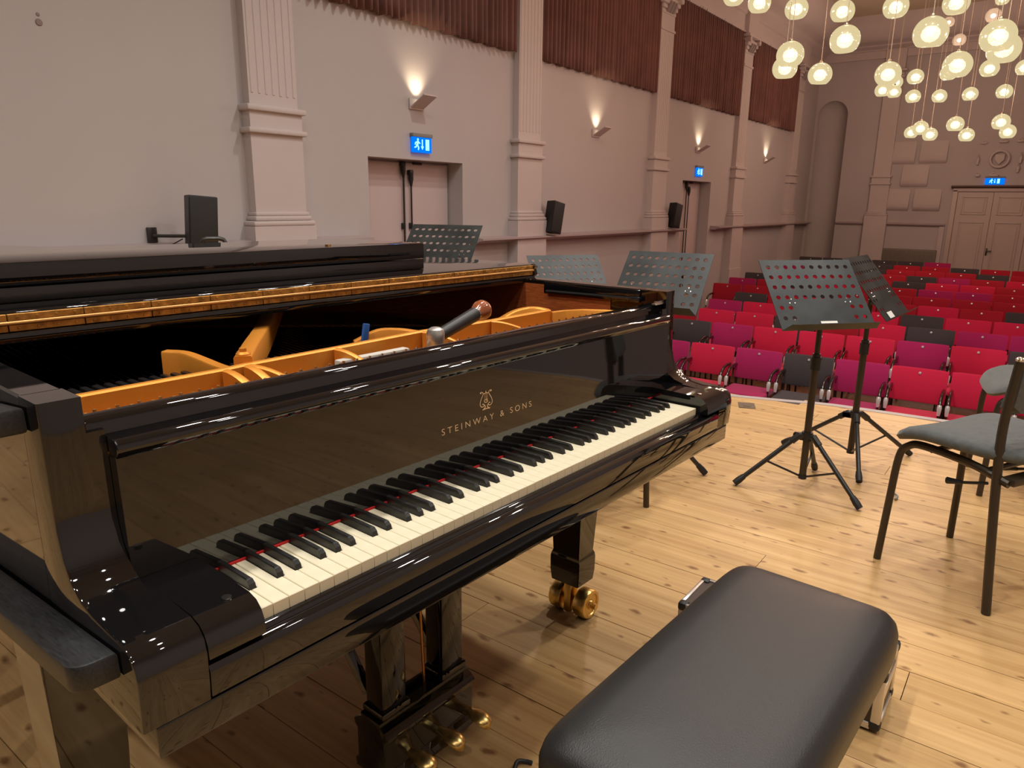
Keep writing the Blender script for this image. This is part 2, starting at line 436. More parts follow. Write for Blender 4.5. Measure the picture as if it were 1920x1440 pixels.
# --- floors
ROWH = (1.57, 1.46, 1.43, 1.405, 1.38, 1.355, 1.33, 1.30, 1.27, 1.24, 1.21, 1.18)
ROWX = [7.58 + 0.95 * n for n in range(12)]
ROWTOP = [1.231 - h for h in ROWH]
ROWFL = [t - 0.85 for t in ROWTOP]
fl = MB()
fl.box((3.2, RYW, ZF - 0.3), (ROWX[1] - 0.75, WY, ROWFL[0]))
for n in range(1, 12):
    x1 = FX + 0.4 if n == 11 else ROWX[n + 1] - 0.75
    fl.box((ROWX[n] - 0.75, RYW, ZF - 0.3), (x1, WY, ROWFL[n]))
o = fl.obj('floor', HALLFL); struct(o)
# stage: sub-floor deck with a slightly rounded front edge, then planks
def edge_x(y):
    P = [(-3.95, 4.50), (-0.9, 4.40), (-0.2, 4.365), (0.30, 4.32), (0.60, 4.21), (0.95, 4.11), (1.8, 3.75), (2.8, 3.30), (4.6, 3.2)]
    for (a, xa), (c, xc) in zip(P, P[1:]):
        if a <= y <= c: return xa + (xc - xa) * (y - a) / (c - a)
    return 4.4
ys = [-3.95, -0.9, -0.2, 0.3, 0.6, 0.95, 1.8, 2.8, 4.54]
b = MB(); out = [(BX, -3.95)] + [(edge_x(y) - 0.02, y) for y in ys] + [(BX, 4.54)]
b.prism(out, 'z', ZF - 0.2, -0.022)
stage = struct(b.obj('floor', LACQ_DARK, smooth=None)); stage['label'] = 'knotty pine stage floor laid in planks across the hall'
PW = 0.145
x = 1.435 - PW * 39
i = 0
rp = random.Random(3)
while x < 4.5:
    ymax = WY - 0.06
    # where the rounded stage edge cuts this plank
    xm = x + PW / 2
    if x < BX: x += PW; continue
    yy = [y / 50 for y in range(-198, 227) if edge_x(y / 50) > x + PW * 0.5]
    if not yy: break
    ymin, ymax = max(-3.94, min(yy)), min(WY - 0.01, max(yy))
    cuts = [ymin]
    y = ymin + rp.uniform(0.8, 3.6)
    if abs(x - 1.435) < 0.01: cuts.append(-0.585)
    else:
        while y < ymax - 0.6:
            cuts.append(y); y += rp.uniform(2.6, 4.6)
    if abs(x - 1.435) < 0.01: cuts += [2.4]
    cuts.append(ymax)
    for y0, y1 in zip(cuts, cuts[1:]):
        b = MB(); gx = 0.0011
        x1 = min(x + PW, 9)
        ex0 = min(edge_x(y0), 9); 
        b.box((x + gx, y0 + gx, -0.022), (x1 - gx, y1 - gx, -rp.uniform(0.0, 0.0012)))
        b.obj('plank', PINE, stage, smooth=None)
        i += 1
    x += PW
# stage nosing along the rounded front
b = MB()
pp = [(edge_x(y), y) for y in [-3.95 + 0.1 * k for k in range(85)]]
rows = [[(px + dx, py, z) for px, py in pp] for dx, z in ((-0.03, -0.025), (-0.03, 0.002), (0.03, 0.002), (0.035, -0.01), (0.03, -0.05), (0.0, -0.06))]
b.grid(rows)
trim(b, mat('stage_nosing', (0.42, 0.36, 0.34), 0.5))

# ================================================================== DOORS AND FITTINGS ON THE WALLS
def side_door(n, x0, x1, zb, zbar):
    y = WY + 0.20
    b = MB(); b.box((x0, y + 0.035, zb), (x1, y + 0.06, DT)); root = struct(b.obj('door_%d' % n, DOORM))
    mid = (x0 + x1) / 2
    w = [(x0 + 0.02, mid - 0.003), (mid + 0.003, x1 - 0.02)]
    for k, (a, c) in enumerate(w):
        b = MB(); b.box((a, y, zb), (c, y + 0.04, DT - 0.02), 0.004, 1); b.obj('door_leaf', DOORM, root)
    for q, zt in ((mid - 0.05, DT - 0.04), (mid + 0.06, DT - 0.12)):
        b = MB(); b.tube([(q, y - 0.03, zb + 0.1), (q, y - 0.03, zt)], 0.009, 8)
        b.box((q - 0.028, y - 0.045, zt - 0.02), (q + 0.028, y, zt + 0.03), 0.008)
        b.lathe([(0.0, -0.14), (0.012, -0.13), (0.026, -0.06), (0.026, 0.0), (0, 0.0)], (q, y - 0.03, zt), n=12)
        b.box((q - 0.02, y - 0.03, zbar), (q + 0.02, y, zbar + 0.06), 0.006)
        b.obj('panic_bar', BLACKPL, root)
    b = MB(); b.box((mid + 0.11, y - 0.03, DT - 0.035), (mid + 0.23, y, DT - 0.012), 0.005); b.obj('door_catch', BLACKPL, root)
    return root
side_door(1, D1[0], D1[1], -0.03, 0.95)
side_door(2, D2[0], D2[1], ZF, -0.1)
# far double door with panels
zb = ROWFL[-1]
b = MB(); dy0, dy1 = -0.12, 1.26
b.box((FX - 0.02, dy0, zb), (FX + 0.03, dy1, 1.62)); far_door = struct(b.obj('door_3', DOORF))
b = MB()
for a, c in ((dy1, dy1 + 0.10), (dy0 - 0.10, dy0)): b.box((FX - 0.07, a, zb), (FX, c, 1.62), 0.01)
b.box((FX - 0.07, dy0 - 0.10, 1.58), (FX, dy1 + 0.10, 1.66), 0.008)
b.obj('door_frame', DOORF, far_door)
b = MB(); b.prism([(FX, 1.655), (FX - 0.09, 1.655), (FX - 0.14, 1.69), (FX - 0.14, 1.71), (FX, 1.72)], 'y', dy0 - 0.14, dy1 + 0.14); b.obj('door_cornice', mat('dark_cornice', (0.14, 0.09, 0.07), 0.6), far_door)
mid = (dy0 + dy1) / 2
for a, c in ((dy0 + 0.01, mid - 0.004), (mid + 0.004, dy1 - 0.01)):
    b = MB(); b.box((FX - 0.05, a, zb), (FX - 0.02, c, 1.57), 0.004, 1); lf = b.obj('door_leaf', DOORF, far_door)
    for z0, z1 in ((1.08, 1.47), (zb + 0.25, 0.92)):
        b = MB()
        for q in ((a + 0.10, z0, a + 0.12, z1), (c - 0.12, z0, c - 0.10, z1), (a + 0.10, z0, c - 0.10, z0 + 0.02), (a + 0.10, z1 - 0.02, c - 0.10, z1)):
            b.box((FX - 0.065, q[0], q[1]), (FX - 0.05, q[2], q[3]), 0.005, 1)
        b.box((FX - 0.06, a + 0.15, z0 + 0.05), (FX - 0.05, c - 0.15, z1 - 0.05), 0.008, 1)
        b.obj('door_panel', DOORF, lf)
b = MB(); b.box((FX - 0.075, mid - 0.05, 0.20), (FX - 0.05, mid - 0.02, 0.36), 0.006); b.tube([(FX - 0.06, mid - 0.035, 0.30), (FX - 0.11, mid - 0.035, 0.30), (FX - 0.11, mid - 0.13, 0.30)], 0.012, 8)
b.obj('door_handle', BROWNMET, far_door)

# exit signs
def exit_sign(loc, rz, label, w=0.27, h=0.15):
    t = thing('exit_sign', label, 'exit sign', loc, rz)     # local: face looks along -y
    b = MB(); b.box((-w / 2 - 0.005, -0.05, h - 0.005), (w / 2 + 0.005, 0.0, h + 0.03), 0.004); b.obj('housing', GREYPL, t)
    b = MB(); b.box((-w / 2, -0.035, 0), (w / 2, -0.015, h)); b.obj('light_panel', EXITG, t)
    b = MB(); y0, y1 = -0.039, -0.035
    def pl(pts): b.prism(pts, 'y', y0, y1)
    s = h / 0.15
    # running figure
    R = lambda q: [(x * s, z * s) for x, z in q]
    b.lathe([(0, 0), (0.011 * s, 0), (0.011 * s, 0.004), (0, 0.004)], (-0.062 * s, -0.035, 0.122 * s), (0, -1, 0), 12)
    pl(R([(-0.085, 0.070), (-0.062, 0.066), (-0.048, 0.105), (-0.068, 0.112)]))
    pl(R([(-0.068, 0.108), (-0.100, 0.095), (-0.108, 0.072), (-0.098, 0.070), (-0.090, 0.088), (-0.066, 0.096)]))
    pl(R([(-0.055, 0.105), (-0.030, 0.090), (-0.034, 0.081), (-0.058, 0.092)]))
    pl(R([(-0.082, 0.072), (-0.062, 0.070), (-0.045, 0.048), (-0.052, 0.022), (-0.064, 0.024), (-0.060, 0.046)]))
    pl(R([(-0.086, 0.074), (-0.070, 0.068), (-0.088, 0.044), (-0.112, 0.040), (-0.112, 0.052), (-0.095, 0.054)]))
    # arrow pointing down
    pl(R([(-0.006, 0.125), (0.006, 0.125), (0.006, 0.058), (-0.006, 0.058)]))
    pl(R([(-0.020, 0.060), (0.020, 0.060), (0.0, 0.028)]))
    # doorway
    pl(R([(0.048, 0.024), (0.098, 0.024), (0.098, 0.128), (0.048, 0.128)]))
    b.obj('pictogram', EXITW, t)
    return t
exit_sign((5.045, WY, 1.70), 0, 'blue lit exit sign with running figure above the door nearest the stage')
exit_sign((12.05, WY, 1.71), 0, 'small blue green lit exit sign above the further door in the long wall', 0.27, 0.15)
exit_sign((FX, 0.60, 1.735), -PI / 2, 'blue lit exit sign above the double door in the end wall', 0.36, 0.14)

# wall lights
SN = ('wall light above the exit sign and door nearest the stage', 'wall light second along, between the two black wall speakers',
      'wall light third along, above the further side door', 'wall light in the bay next to the end wall')
for k, x in enumerate((5.0, 8.47, 11.97, 15.56)):
    t = thing('wall_light', 'white wedge ' + SN[k], 'wall light', (x, WY, 2.10), 0, 'uplights along the side wall')
    b = MB(); b.box((-0.10, -0.02, 0.0), (0.10, 0.0, 0.10), 0.004); b.obj('back_plate', TRIM, t)
    b = MB(); b.prism([(0, 0), (-0.20, 0.115), (-0.20, 0.127), (0, 0.014)], 'x', -0.09, 0.09); b.obj('shade', TRIM, t)
    b = MB(); b.lathe([(0, 0), (0.022, 0), (0.022, 0.012), (0, 0.012)], (0, -0.06, 0.052), n=12); b.obj('bulb', SCG, t)
    lamp('sconce_beam', 'SPOT', (0, -0.085, 0.09), SCONCE_W * (1.0 if k in (0, 3) else 0.8), (1.0, 0.80, 0.52), t, (PI - 0.24, 0, 0), spot_size=1.7, spot_blend=1.0, shadow_soft_size=0.02)

# loudspeakers on brackets
SPK = ((2.43, 4.24, 0.865, -0.12, 0.07, 'black wall loudspeaker on an arm at far left, above the piano lid'),
       (7.18, 4.36, 0.865, -0.1, 0.20, 'black wall loudspeaker beside the second pilaster, above the wall rail'),
       (10.74, 4.36, 0.865, -0.1, 0.20, 'black wall loudspeaker beside the further side door'))
for x, y, z, rz, tilt, lb in SPK:
    t = thing('wall_speaker', lb, 'speaker', (x, y, z), rz, 'wall loudspeakers')
    R = Matrix.Rotation(tilt, 3, 'Y') 
    b = MB(); b.prism([(-0.105, -0.07), (0.105, -0.07), (0.07, 0.08), (-0.07, 0.08)], 'z', 0.0, 0.385, 0.008)
    for v in b.bm.verts: v.co = R @ v.co
    b.obj('cabinet', BLACKPL, t)
    b = MB(); b.box((-0.096, -0.076, 0.014), (0.096, -0.068, 0.37), 0.003)
    for v in b.bm.verts: v.co = R @ v.co
    b.obj('grille', mat('speaker_grille', (0.018, 0.017, 0.017), 0.7, bump=0.5, bscale=900), t)
    L = Matrix.Rotation(-rz, 3, 'Z')
    wl = lambda q: L @ (Vector(q) - Vector((x, y, z)))
    px = x - 0.19
    b = MB(); b.tube([(-0.02, 0.07, 0.10), (-0.06, 0.11, 0.10), tuple(wl((px, WY - 0.03, z + 0.10)))], 0.012, 8); b.obj('bracket_arm', BLACKMET, t)
    b = MB(); b.box((px - 0.035, WY - 0.025, z + 0.05), (px + 0.035, WY, z + 0.16), 0.005)
    for v in b.bm.verts: v.co = wl(v.co)
    b.obj('wall_plate', BLACKMET, t)
    b = MB(); b.tube([tuple(wl(q)) for q in smooth_path([(px, WY - 0.02, z + 0.06), (px + 0.05, WY - 0.05, z + 0.01), (x - 0.06, y + 0.11, z + 0.08)], 5)], 0.004, 6); b.obj('cable', BLACKPL, t)

# curtains in the high openings
CUR = ((3.62, 6.56, 'brown pleated curtain high in the first bay, nearest the stage'), (7.10, 10.10, 'brown pleated curtain high in the second bay, between the second and third pilasters'),
       (10.63, 13.60, 'brown pleated curtain high in the third bay, over the further side door'), (14.15, 17.12, 'brown pleated curtain high in the last bay before the end wall'))
for x0, x1, lb in CUR:
    w = x1 - x0; n = int(w / 0.085); rows = []
    rr = random.Random(int(x0 * 10))
    ph = [rr.uniform(-0.35, 0.35) for _ in range(n + 2)]; am = [rr.uniform(0.7, 1.3) for _ in range(n + 2)]
    for z in (2.86, 3.0, 3.4, 3.9, 4.33):
        row = []
        for i in range(n * 8 + 1):
            u = i / 8; k = int(u)
            f = 1.0 if z < 4 else 0.75
            d = 0.038 * am[k] * f * math.sin(2 * PI * u + ph[k] * (4.4 - z))
            zz = z + (0.008 * math.sin(2 * PI * u * 0.37) if z < 2.9 else 0)
            row.append((w * i / (n * 8), d, zz - 2.86))
        rows.append(row)
    t = thing('curtain', lb, 'curtain', (x0, WY - 0.055, 2.86), 0, 'curtains in the high wall openings')
    b = MB(); b.grid(rows); o = b.obj('pleated_cloth', CURT, t, smooth=None)
    for p in o.data.polygons: p.use_smooth = True
    md = o.modifiers.new('thickness', 'SOLIDIFY'); md.thickness = 0.004
    b = MB(); b.box((0, -0.03, 1.44), (w, 0.04, 1.47)); b.obj('curtain_track', TRIM, t)

# fittings on the end wall
PNL = ((2.50, 2.20), (1.86, 2.20), (2.18, 1.68), (2.50, 1.14), (1.86, 1.14))
PL = ('upper left', 'upper right', 'middle', 'lower left', 'lower right')
for (y, z), nm in zip(PNL, PL):
    b = MB(); b.prism([(0, 0), (-0.05, 0.04), (-0.075, 0.10), (-0.06, 0.22), (-0.02, 0.42), (0, 0.50)], 'y', -0.28, 0.28, 0.02)
    for v in b.bm.verts: v.co = Vector((v.co.x, v.co.y, v.co.z))
    o = b.obj('acoustic_panel', TRIM, loc=(FX, y, z))
    tag(o, 'plaster coloured wedge panel on the end wall, %s of the five' % nm, 'wall panel', 'wedge panels on the end wall')
t = thing('radiator', 'dull brown radiator under the rail on the end wall', 'radiator', (FX, 2.08, -0.15))
b = MB(); b.box((-0.14, -0.58, 0.0), (-0.03, 0.58, 0.42), 0.01); b.obj('body', RADM, t)
b = MB()
for k in range(27): b.box((-0.155, -0.55 + k * 0.0415, 0.03), (-0.14, -0.53 + k * 0.0415, 0.39))
b.obj('fins', RADM, t)
t = thing('plaster_crest', 'moulded plaster crest above the double door on the end wall', 'crest', (FX - 0.022, 0.58, 2.27))
b = MB(); pr = [(0.17 + 0.028 * math.cos(a), 0.03 + 0.03 * math.sin(a)) for a in [2 * PI * k / 10 for k in range(11)]]
b.lathe(pr, (0.0, 0, 0), (-1, 0, 0), 32); b.obj('ring', TRIM, t)
b = MB(); b.prism([(-0.09, 0.10), (0.09, 0.10), (0.09, -0.02), (0.0, -0.12), (-0.09, -0.02)], 'x', -0.05, 0.0, 0.012); b.obj('shield', TRIM, t)
for y, z, w, h in ((-0.02, 0.36, 0.16, 0.05), (0.34, 0.34, 0.12, 0.04), (-0.32, 0.36, 0.12, 0.05), (0.40, -0.04, 0.05, 0.16), (-0.38, -0.02, 0.05, 0.16), (0.06, -0.34, 0.18, 0.05), (-0.36, -0.22, 0.05, 0.14), (0.36, -0.34, 0.08, 0.06)):
    b = MB(); b.box((-0.05, y - w / 2, z - h / 2), (0, y + w / 2, z + h / 2), 0.016)
    b.tube([(-0.03, y - w / 2, z), (-0.05, y, z + h), (-0.03, y + w / 2, z)], 0.014, 8); b.obj('scroll', TRIM, t)


# ================================================================== PENDANT GLOBES
G = [(8.53,2.77,3.61,.25),(8.25,2.36,3.42,.25),(8.49,2.02,3.36,.25),(8.58,1.55,3.29,.25),(6.7,1.03,2.63,.25),(6.94,1.56,2.6,.25),(7.71,1.84,2.62,.25),(8.3,1.64,2.62,.25),
     (8.51,1.01,3.25,.25),(6.29,.31,2.53,.25),(14.1,1.27,4.17,.175),(14.1,1.08,3.88,.20),(13.9,.64,4.15,.225),(8.5,.46,3.21,.25),(6.48,-.12,2.49,.25),(6.97,-.13,2.48,.25),(7.7,.27,2.5,.25),
     (13.3,1.06,3.27,.25),(12.4,.44,3.15,.25),(8.14,.93,2.54,.25),(16.09,2.3,3.59,.25),(14.08,2.13,3.19,.25),(15.37,2.18,3.32,.25),(13.44,1.54,3.27,.25),(14.95,1.78,3.16,.25),(15.23,1.4,3.17,.25),
     (14.98,.9,3.14,.25),(14.78,.39,3.12,.25),(16.07,1.91,2.64,.25),(13.82,1.42,2.51,.25),(15.0,1.43,2.5,.25),(13.21,.85,2.49,.25),(14.8,.84,2.45,.25),(13.19,.25,2.49,.25),(14.69,.24,2.47,.25),
     (14.0,.12,3.36,.25),(13.1,.48,4.2,.19)]
prof = []
for i in range(15):
    a = PI * i / 18
    prof.append((0.5 * math.sin(a), 0.5 * math.cos(a)))
prof.append((0.0, prof[-1][1] - 0.012))
bm_ = MB(); bm_.lathe(prof, n=28)
globe_me = bm_.mesh('globe', None); globe_me.materials.append(GLOBE)
bm_ = MB(); bm_.lathe(prof, n=28); clear_me = bm_.mesh('globe', None); clear_me.materials.append(CLEAR)
bm_ = MB(); bm_.lathe([(0.0, -0.26)] + [(0.27 * math.sin(a), -0.02 - 0.24 * math.cos(a)) for a in (0.5, 1.0, 1.5, 2.0, 2.6)] + [(0.05, 0.16), (0.05, 0.2), (0, 0.2)], n=12)
bulb_me = bm_.mesh('bulb', 60); bulb_me.materials.append(BULB)
bm_ = MB(); bm_.lathe([(0, 0.46), (0.07, 0.46), (0.07, 0.53), (0.03, 0.58), (0, 0.58)], n=12)
cap_me = bm_.mesh('cap', 40); cap_me.materials.append(mat('globe_cap', (0.5, 0.42, 0.3), 0.35, metal=0.8))
CR = Vector(RIGHT); CU = Vector(UP); CF = Vector(FWD); CP = Vector(CAMPOS)
def side(p):
    d = Vector(p[:3]) - CP; return d.dot(CR) / d.dot(CF)
def ordinal(n): return ('leftmost', 'second from the left', 'third from the left', 'fourth from the left', 'fifth from the left', 'sixth from the left', 'seventh from the left', 'eighth from the left',
                        'ninth from the left', 'tenth from the left', 'eleventh from the left', 'twelfth from the left')[n]
tiers = {}
for i, g in enumerate(G):
    k = ('nearer' if g[0] < 10 else 'farther', 'lowest' if g[2] < 2.8 else ('middle' if g[2] < 3.75 else 'highest'))
    tiers.setdefault(k, []).append(i)
for k, ids in tiers.items():
    ids.sort(key=lambda i: side(G[i]))
    for n, i in enumerate(ids):
        x, y, z, d = G[i]
        dim = i in (10, 11, 12)
        t = thing('pendant_globe', '%s, %s in the %s tier of the %s cluster' % ('dim clear glass globe' if dim else 'glowing glass globe', ordinal(n), k[1], k[0]), 'pendant lamp', (x, y, z), 0, 'pendant globes over the seats')
        o = inst('globe', clear_me if dim else globe_me, t); o.scale = (d, d, d * 0.97); o.rotation_euler = (random.uniform(-0.06, 0.06), random.uniform(-0.06, 0.06), random.uniform(0, 6))
        o = inst('bulb', bulb_me, t); o.scale = (d, d, d) if not dim else (d * .6,) * 3
        o = inst('cap', cap_me, t); o.scale = (d, d, d)
        b = MB(); b.tube([(0, 0, d * 0.55), (0, 0, ZC - z)], 0.003, 6); b.obj('wire', WIRE, t)
        if not dim: lamp('globe_light', 'POINT', (0, 0, -0.02), GLOBE_W, (1.0, 0.67, 0.55), t, shadow_soft_size=0.04)

# ================================================================== AUDITORIUM SEATS
def bent_slab(w, h, t, depth, n=8):
    # padded back: a slab bowed towards the sitter, in local x (thickness), y (width), z (height)
    b = MB(); rows = []
    ring = []
    prof = [(0, 0.012), (0.008, 0.0), (t - 0.008, 0.0), (t, 0.012), (t, h - 0.02), (t - 0.014, h), (0.014, h), (0, h - 0.02)]
    for i in range(n + 1):
        u = i / n * 2 - 1
        y = u * w / 2
        bow = -depth * (1 - u * u)
        e = 0.006 if i in (0, n) else 0
        rows.append([(px + bow * -1 + (e if px < t / 2 else -e), y, pz + (e if pz < h / 2 else -e)) for px, pz in prof])
    b.grid(rows, closed=True)
    b.bm.faces.new([v for v in list(b.bm.verts)[:8]][::-1]); b.bm.faces.new(list(b.bm.verts)[-8:])
    return b
SEATM = {}
def seat_meshes():
    b = bent_slab(0.505, 0.345, 0.05, 0.02)
    Rm = Matrix.Rotation(0.16, 3, 'Y')
    for v in b.bm.verts: v.co = Rm @ v.co + Vector((0, 0, 0.505))
    SEATM['backrest'] = b.mesh('backrest', 40)
    b = MB(); b.prism([(-0.50, -0.21), (-0.44, -0.235), (-0.07, -0.235), (-0.05, -0.22), (-0.05, 0.22), (-0.07, 0.235), (-0.44, 0.235), (-0.50, 0.21)], 'z', 0.395, 0.45, 0.016)
    SEATM['seat_cushion'] = b.mesh('seat_cushion', 40)
    for s in (-1, 1):
        b = MB(); y = s * 0.232
        b.tube(smooth_path([(0.02, y, 0.655), (-0.10, y, 0.66), (-0.20, y, 0.645), (-0.27, y, 0.605), (-0.30, y, 0.565)], 4), 0.016, 8)
        SEATM['armrest%d' % s] = b.mesh('armrest', 50)
        b = MB(); b.tube([(-0.297, y, 0.575), (-0.305, y, 0.55), (-0.315, y, 0.475)], [0.019, 0.023, 0.015], 10); SEATM['tip%d' % s] = b.mesh('chrome_tip', 50)
        b = MB(); b.tube(smooth_path([(-0.315, y, 0.48), (-0.33, y, 0.30), (-0.36, y, 0.0)], 3), 0.010, 8)
        b.tube([(0.03, y, 0.60), (0.05, y, 0.30), (0.09, y, 0.0)], 0.012, 8)
        b.tube([(-0.33, y, 0.36), (0.03, y, 0.36)], 0.009, 8)
        SEATM['leg%d' % s] = b.mesh('leg_frame', 50)
    b = MB(); b.lathe([(0, 0), (0.014, 0), (0.012, 0.006), (0, 0.008)], (0, 0, 0), (-1, 0, 0), 12)
    for v in b.bm.verts: v.co = Matrix.Rotation(0.16, 3, 'Y') @ (v.co + Vector((0.018, 0, 0.295))) + Vector((0, 0, 0.505))
    SEATM['number_stud'] = b.mesh('number_stud', 50)
seat_meshes()
for k in SEATM:
    if k not in ('backrest', 'seat_cushion'):
        SEATM[k].materials.append(mat('bright_arm_tip', (0.9, 0.89, 0.87), 0.28, metal=0.55) if k.startswith('tip') or k == 'number_stud' else mat('dark_chrome', (0.10, 0.09, 0.085), 0.2, metal=0.9))
for col in FABRIC:
    for k in ('backrest', 'seat_cushion'):
        me = SEATM[k].copy(); me.materials.clear(); me.materials.append(FABRIC[col]); SEATM[(k, col)] = me
C_, M_, R_, Y_ = 'crimson', 'magenta', 'red', 'grey'
ROWC = {0: [C_, M_, C_, M_, Y_, M_, C_, C_, C_], 1: [C_, Y_, M_, C_, C_, C_, M_, C_, Y_], 2: [R_, C_, C_, Y_, R_, C_, Y_, M_, M_, Y_], 3: [M_, C_, R_, R_, C_, Y_, C_, C_, C_, R_],
        4: [Y_, R_, C_, R_, R_, C_, R_, Y_, R_]}
ROWY = {0: 3.63, 1: 3.75, 2: 3.79, 3: 3.49, 4: 3.42}
ROWN = ('front', 'second', 'third', 'fourth', 'fifth', 'sixth', 'seventh', 'eighth', 'ninth', 'tenth', 'eleventh', 'rearmost')
NUM = ('first', 'second', 'third', 'fourth', 'fifth', 'sixth', 'seventh', 'eighth', 'ninth', 'tenth', 'eleventh', 'twelfth')
rs = random.Random(21)
PITCH = 0.53
for n in range(12):
    ytop = ROWY.get(n, 4.26 - rs.uniform(0.0, 0.12))
    cols = ROWC.get(n)
    k = 0
    y = ytop - PITCH / 2
    limit = -1.35 if n < 11 else 0.9
    while y > limit:
        if cols and k < len(cols): c = cols[k]
        else:
            r = rs.random(); c = Y_ if r < 0.17 else (R_ if r < 0.72 else (C_ if r < 0.9 else M_))
        if n >= 9 and k in (0, 1, 2, 3) and n > 9: c = Y_  # grey stands in for the shade on these rear seats near the wall
        x = ROWX[n] - 0.07 * (y - 1.0)
        t = thing('auditorium_seat', '%s fabric seat in the %s row, %s one from the long wall' % (c, ROWN[n], NUM[k]), 'seat', (x, y, ROWFL[n]), rs.uniform(-0.015, 0.015) + 0.04, 'auditorium seats')
        inst('backrest', SEATM[('backrest', c)], t); inst('seat_cushion', SEATM[('seat_cushion', c)], t)
        inst('number_stud', SEATM['number_stud'], t)
        for s in (-1, 1):
            inst('leg_frame', SEATM['leg%d' % s], t)
            if n < 6:
                inst('armrest', SEATM['armrest%d' % s], t); inst('chrome_tip', SEATM['tip%d' % s], t)
        y -= PITCH; k += 1

# ================================================================== GRAND PIANO (own frame: x along the keys, y towards the tail)
PZ = -0.051506
piano = thing('grand_piano', 'black lacquered concert grand piano with open keyboard, on the pine stage floor', 'piano', (0, 0, 0), PZ)
KW = 0.0235; KZ = 0.735
XL, XR = -0.155, 1.385
RT, RB = 1.003, 0.66
def P(b, name, mt, smooth=35, parent=None): return b.obj(name, mt, parent or piano, smooth)
# --- case outline (outer), clockwise from bass front to treble front
bass = [(XL, 0.16), (XL, 2.15)]
tail = bez((XL, 2.15, 0), (XL, 2.74, 0), (0.20, 2.74, 0), 10)[1:] + bez((0.20, 2.74, 0), (0.46, 2.74, 0), (0.56, 2.50, 0), 8)[1:]
bent = smooth_path([(0.56, 2.50, 0), (0.70, 2.10, 0), (0.92, 1.68, 0), (1.20, 1.32, 0), (1.355, 1.02, 0), (XR, 0.72, 0)], 6)[1:]
outer = [Vector((x, y, 0)) for x, y in bass] + [Vector((p[0], p[1], 0)) for p in tail] + [Vector((p[0], p[1], 0)) for p in bent] + [Vector((XR, 0.16, 0))]
def offset(path, d):
    out = []
    for i, p in enumerate(path):
        a = path[max(i - 1, 0)]; c = path[min(i + 1, len(path) - 1)]
        t = (c - a).normalized(); out.append(p + Vector((t.y, -t.x, 0)) * d)
    return out
def rim(name, d0, d1, z0, z1, mt, path=None, bev=0.0):
    path = path or outer
    o0 = offset(path, d0); o1 = offset(path, d1); b = MB()
    rows = [[(q.x, q.y, z0) for q in o0], [(q.x, q.y, z1 - bev) for q in o0], [(q.x + (r.x - q.x) * bev / 0.05, q.y + (r.y - q.y) * bev / 0.05, z1) for q, r in zip(o0, o1)],
            [(r.x + (q.x - r.x) * bev / 0.05, r.y + (q.y - r.y) * bev / 0.05, z1) for q, r in zip(o0, o1)], [(q.x, q.y, z1 - bev) for q in o1], [(q.x, q.y, z0) for q in o1]]
    b.grid(list(map(list, zip(*rows))), closed=True)
    n = len(rows); vs = list(b.bm.verts)
    b.bm.faces.new(vs[:n]); b.bm.faces.new(vs[-n:][::-1])
    return P(b, name, mt, 30)
rim('case_rim', 0.0, 0.047, RB, RT, LACQ, path=[Vector((XL, 0.218, 0))] + outer[1:-1] + [Vector((XR, 0.218, 0))], bev=0.003)
rim('inner_rim', 0.047, 0.050, 0.80, 0.990, MAHOG, path=[Vector((XL, 0.34, 0))] + [p for p in outer if p.y > 0.34] + [Vector((XR, 0.335, 0))])
# bottom board (dark)
b = MB(); b.prism([(p.x, p.y) for p in offset(outer, 0.02)], 'z', RB - 0.01, RB + 0.02); P(b, 'bottom_board', LACQ_DARK)
# --- arms with the hollow curve down to the keyboard
armp = [(0.22, RT), (0.162, RT), (0.1605, 0.93), (0.159, 0.875), (0.158, 0.845), (0.150, 0.812), (0.135, 0.788), (0.112, 0.773), (0.085, 0.766), (0.045, 0.763),
        (0.008, 0.761), (-0.010, 0.755), (-0.021, 0.743), (-0.025, 0.726), (-0.024, 0.69), (-0.022, 0.664), (0.22, 0.664)]
for s in (0, 1):
    fx = (lambda q: q) if s == 0 else (lambda q: XL + XR - q)
    b = MB(); b.prism(armp, 'x', fx(XL), fx(XL + 0.047))
    b.prism([(0.2195, 0.958), (0.1611, 0.958)] + armp[2:9] + [(0.085, 0.70), (0.2195, 0.70)], 'x', fx(XL + 0.047), fx(XL + 0.068))
    b.prism(armp[8:-1] + [(0.085, 0.664)], 'x', fx(XL + 0.047), fx(XL + 0.0775))
    xo = fx(XL); xi = fx(XL + 0.0775)
    ed = [e for e in b.bm.edges if all(abs(v.co.x - xo) < 1e-5 for v in e.verts) and all(v.co.y < 0.219 for v in e.verts)]
    bmesh.ops.bevel(b.bm, geom=ed, offset=0.003, segments=2, profile=0.5, affect='EDGES')
    P(b, 'arm', LACQ, 40)
    # key block
    kb = [(0.085, 0.7635), (0.006, 0.7615), (-0.010, 0.757), (-0.020, 0.748), (-0.026, 0.735), (-0.027, 0.718), (0.085, 0.718)]
    b = MB(); b.prism(kb, 'x', fx(XL + 0.0785), fx(XL + 0.151))
    b.prism([(0.1335, 0.764), (0.085, 0.7635), (0.085, 0.718), (0.1335, 0.718)], 'x', fx(XL + 0.0685), fx(XL + 0.151)); k = P(b, 'key_block', LACQ, 40)
    b = MB(); b.lathe([(0, 0), (0.006, 0), (0.006, 0.0015), (0, 0.002)], (fx(XL + 0.125), 0.012, 0.762), n=14); P(b, 'screw', STEEL, parent=k)
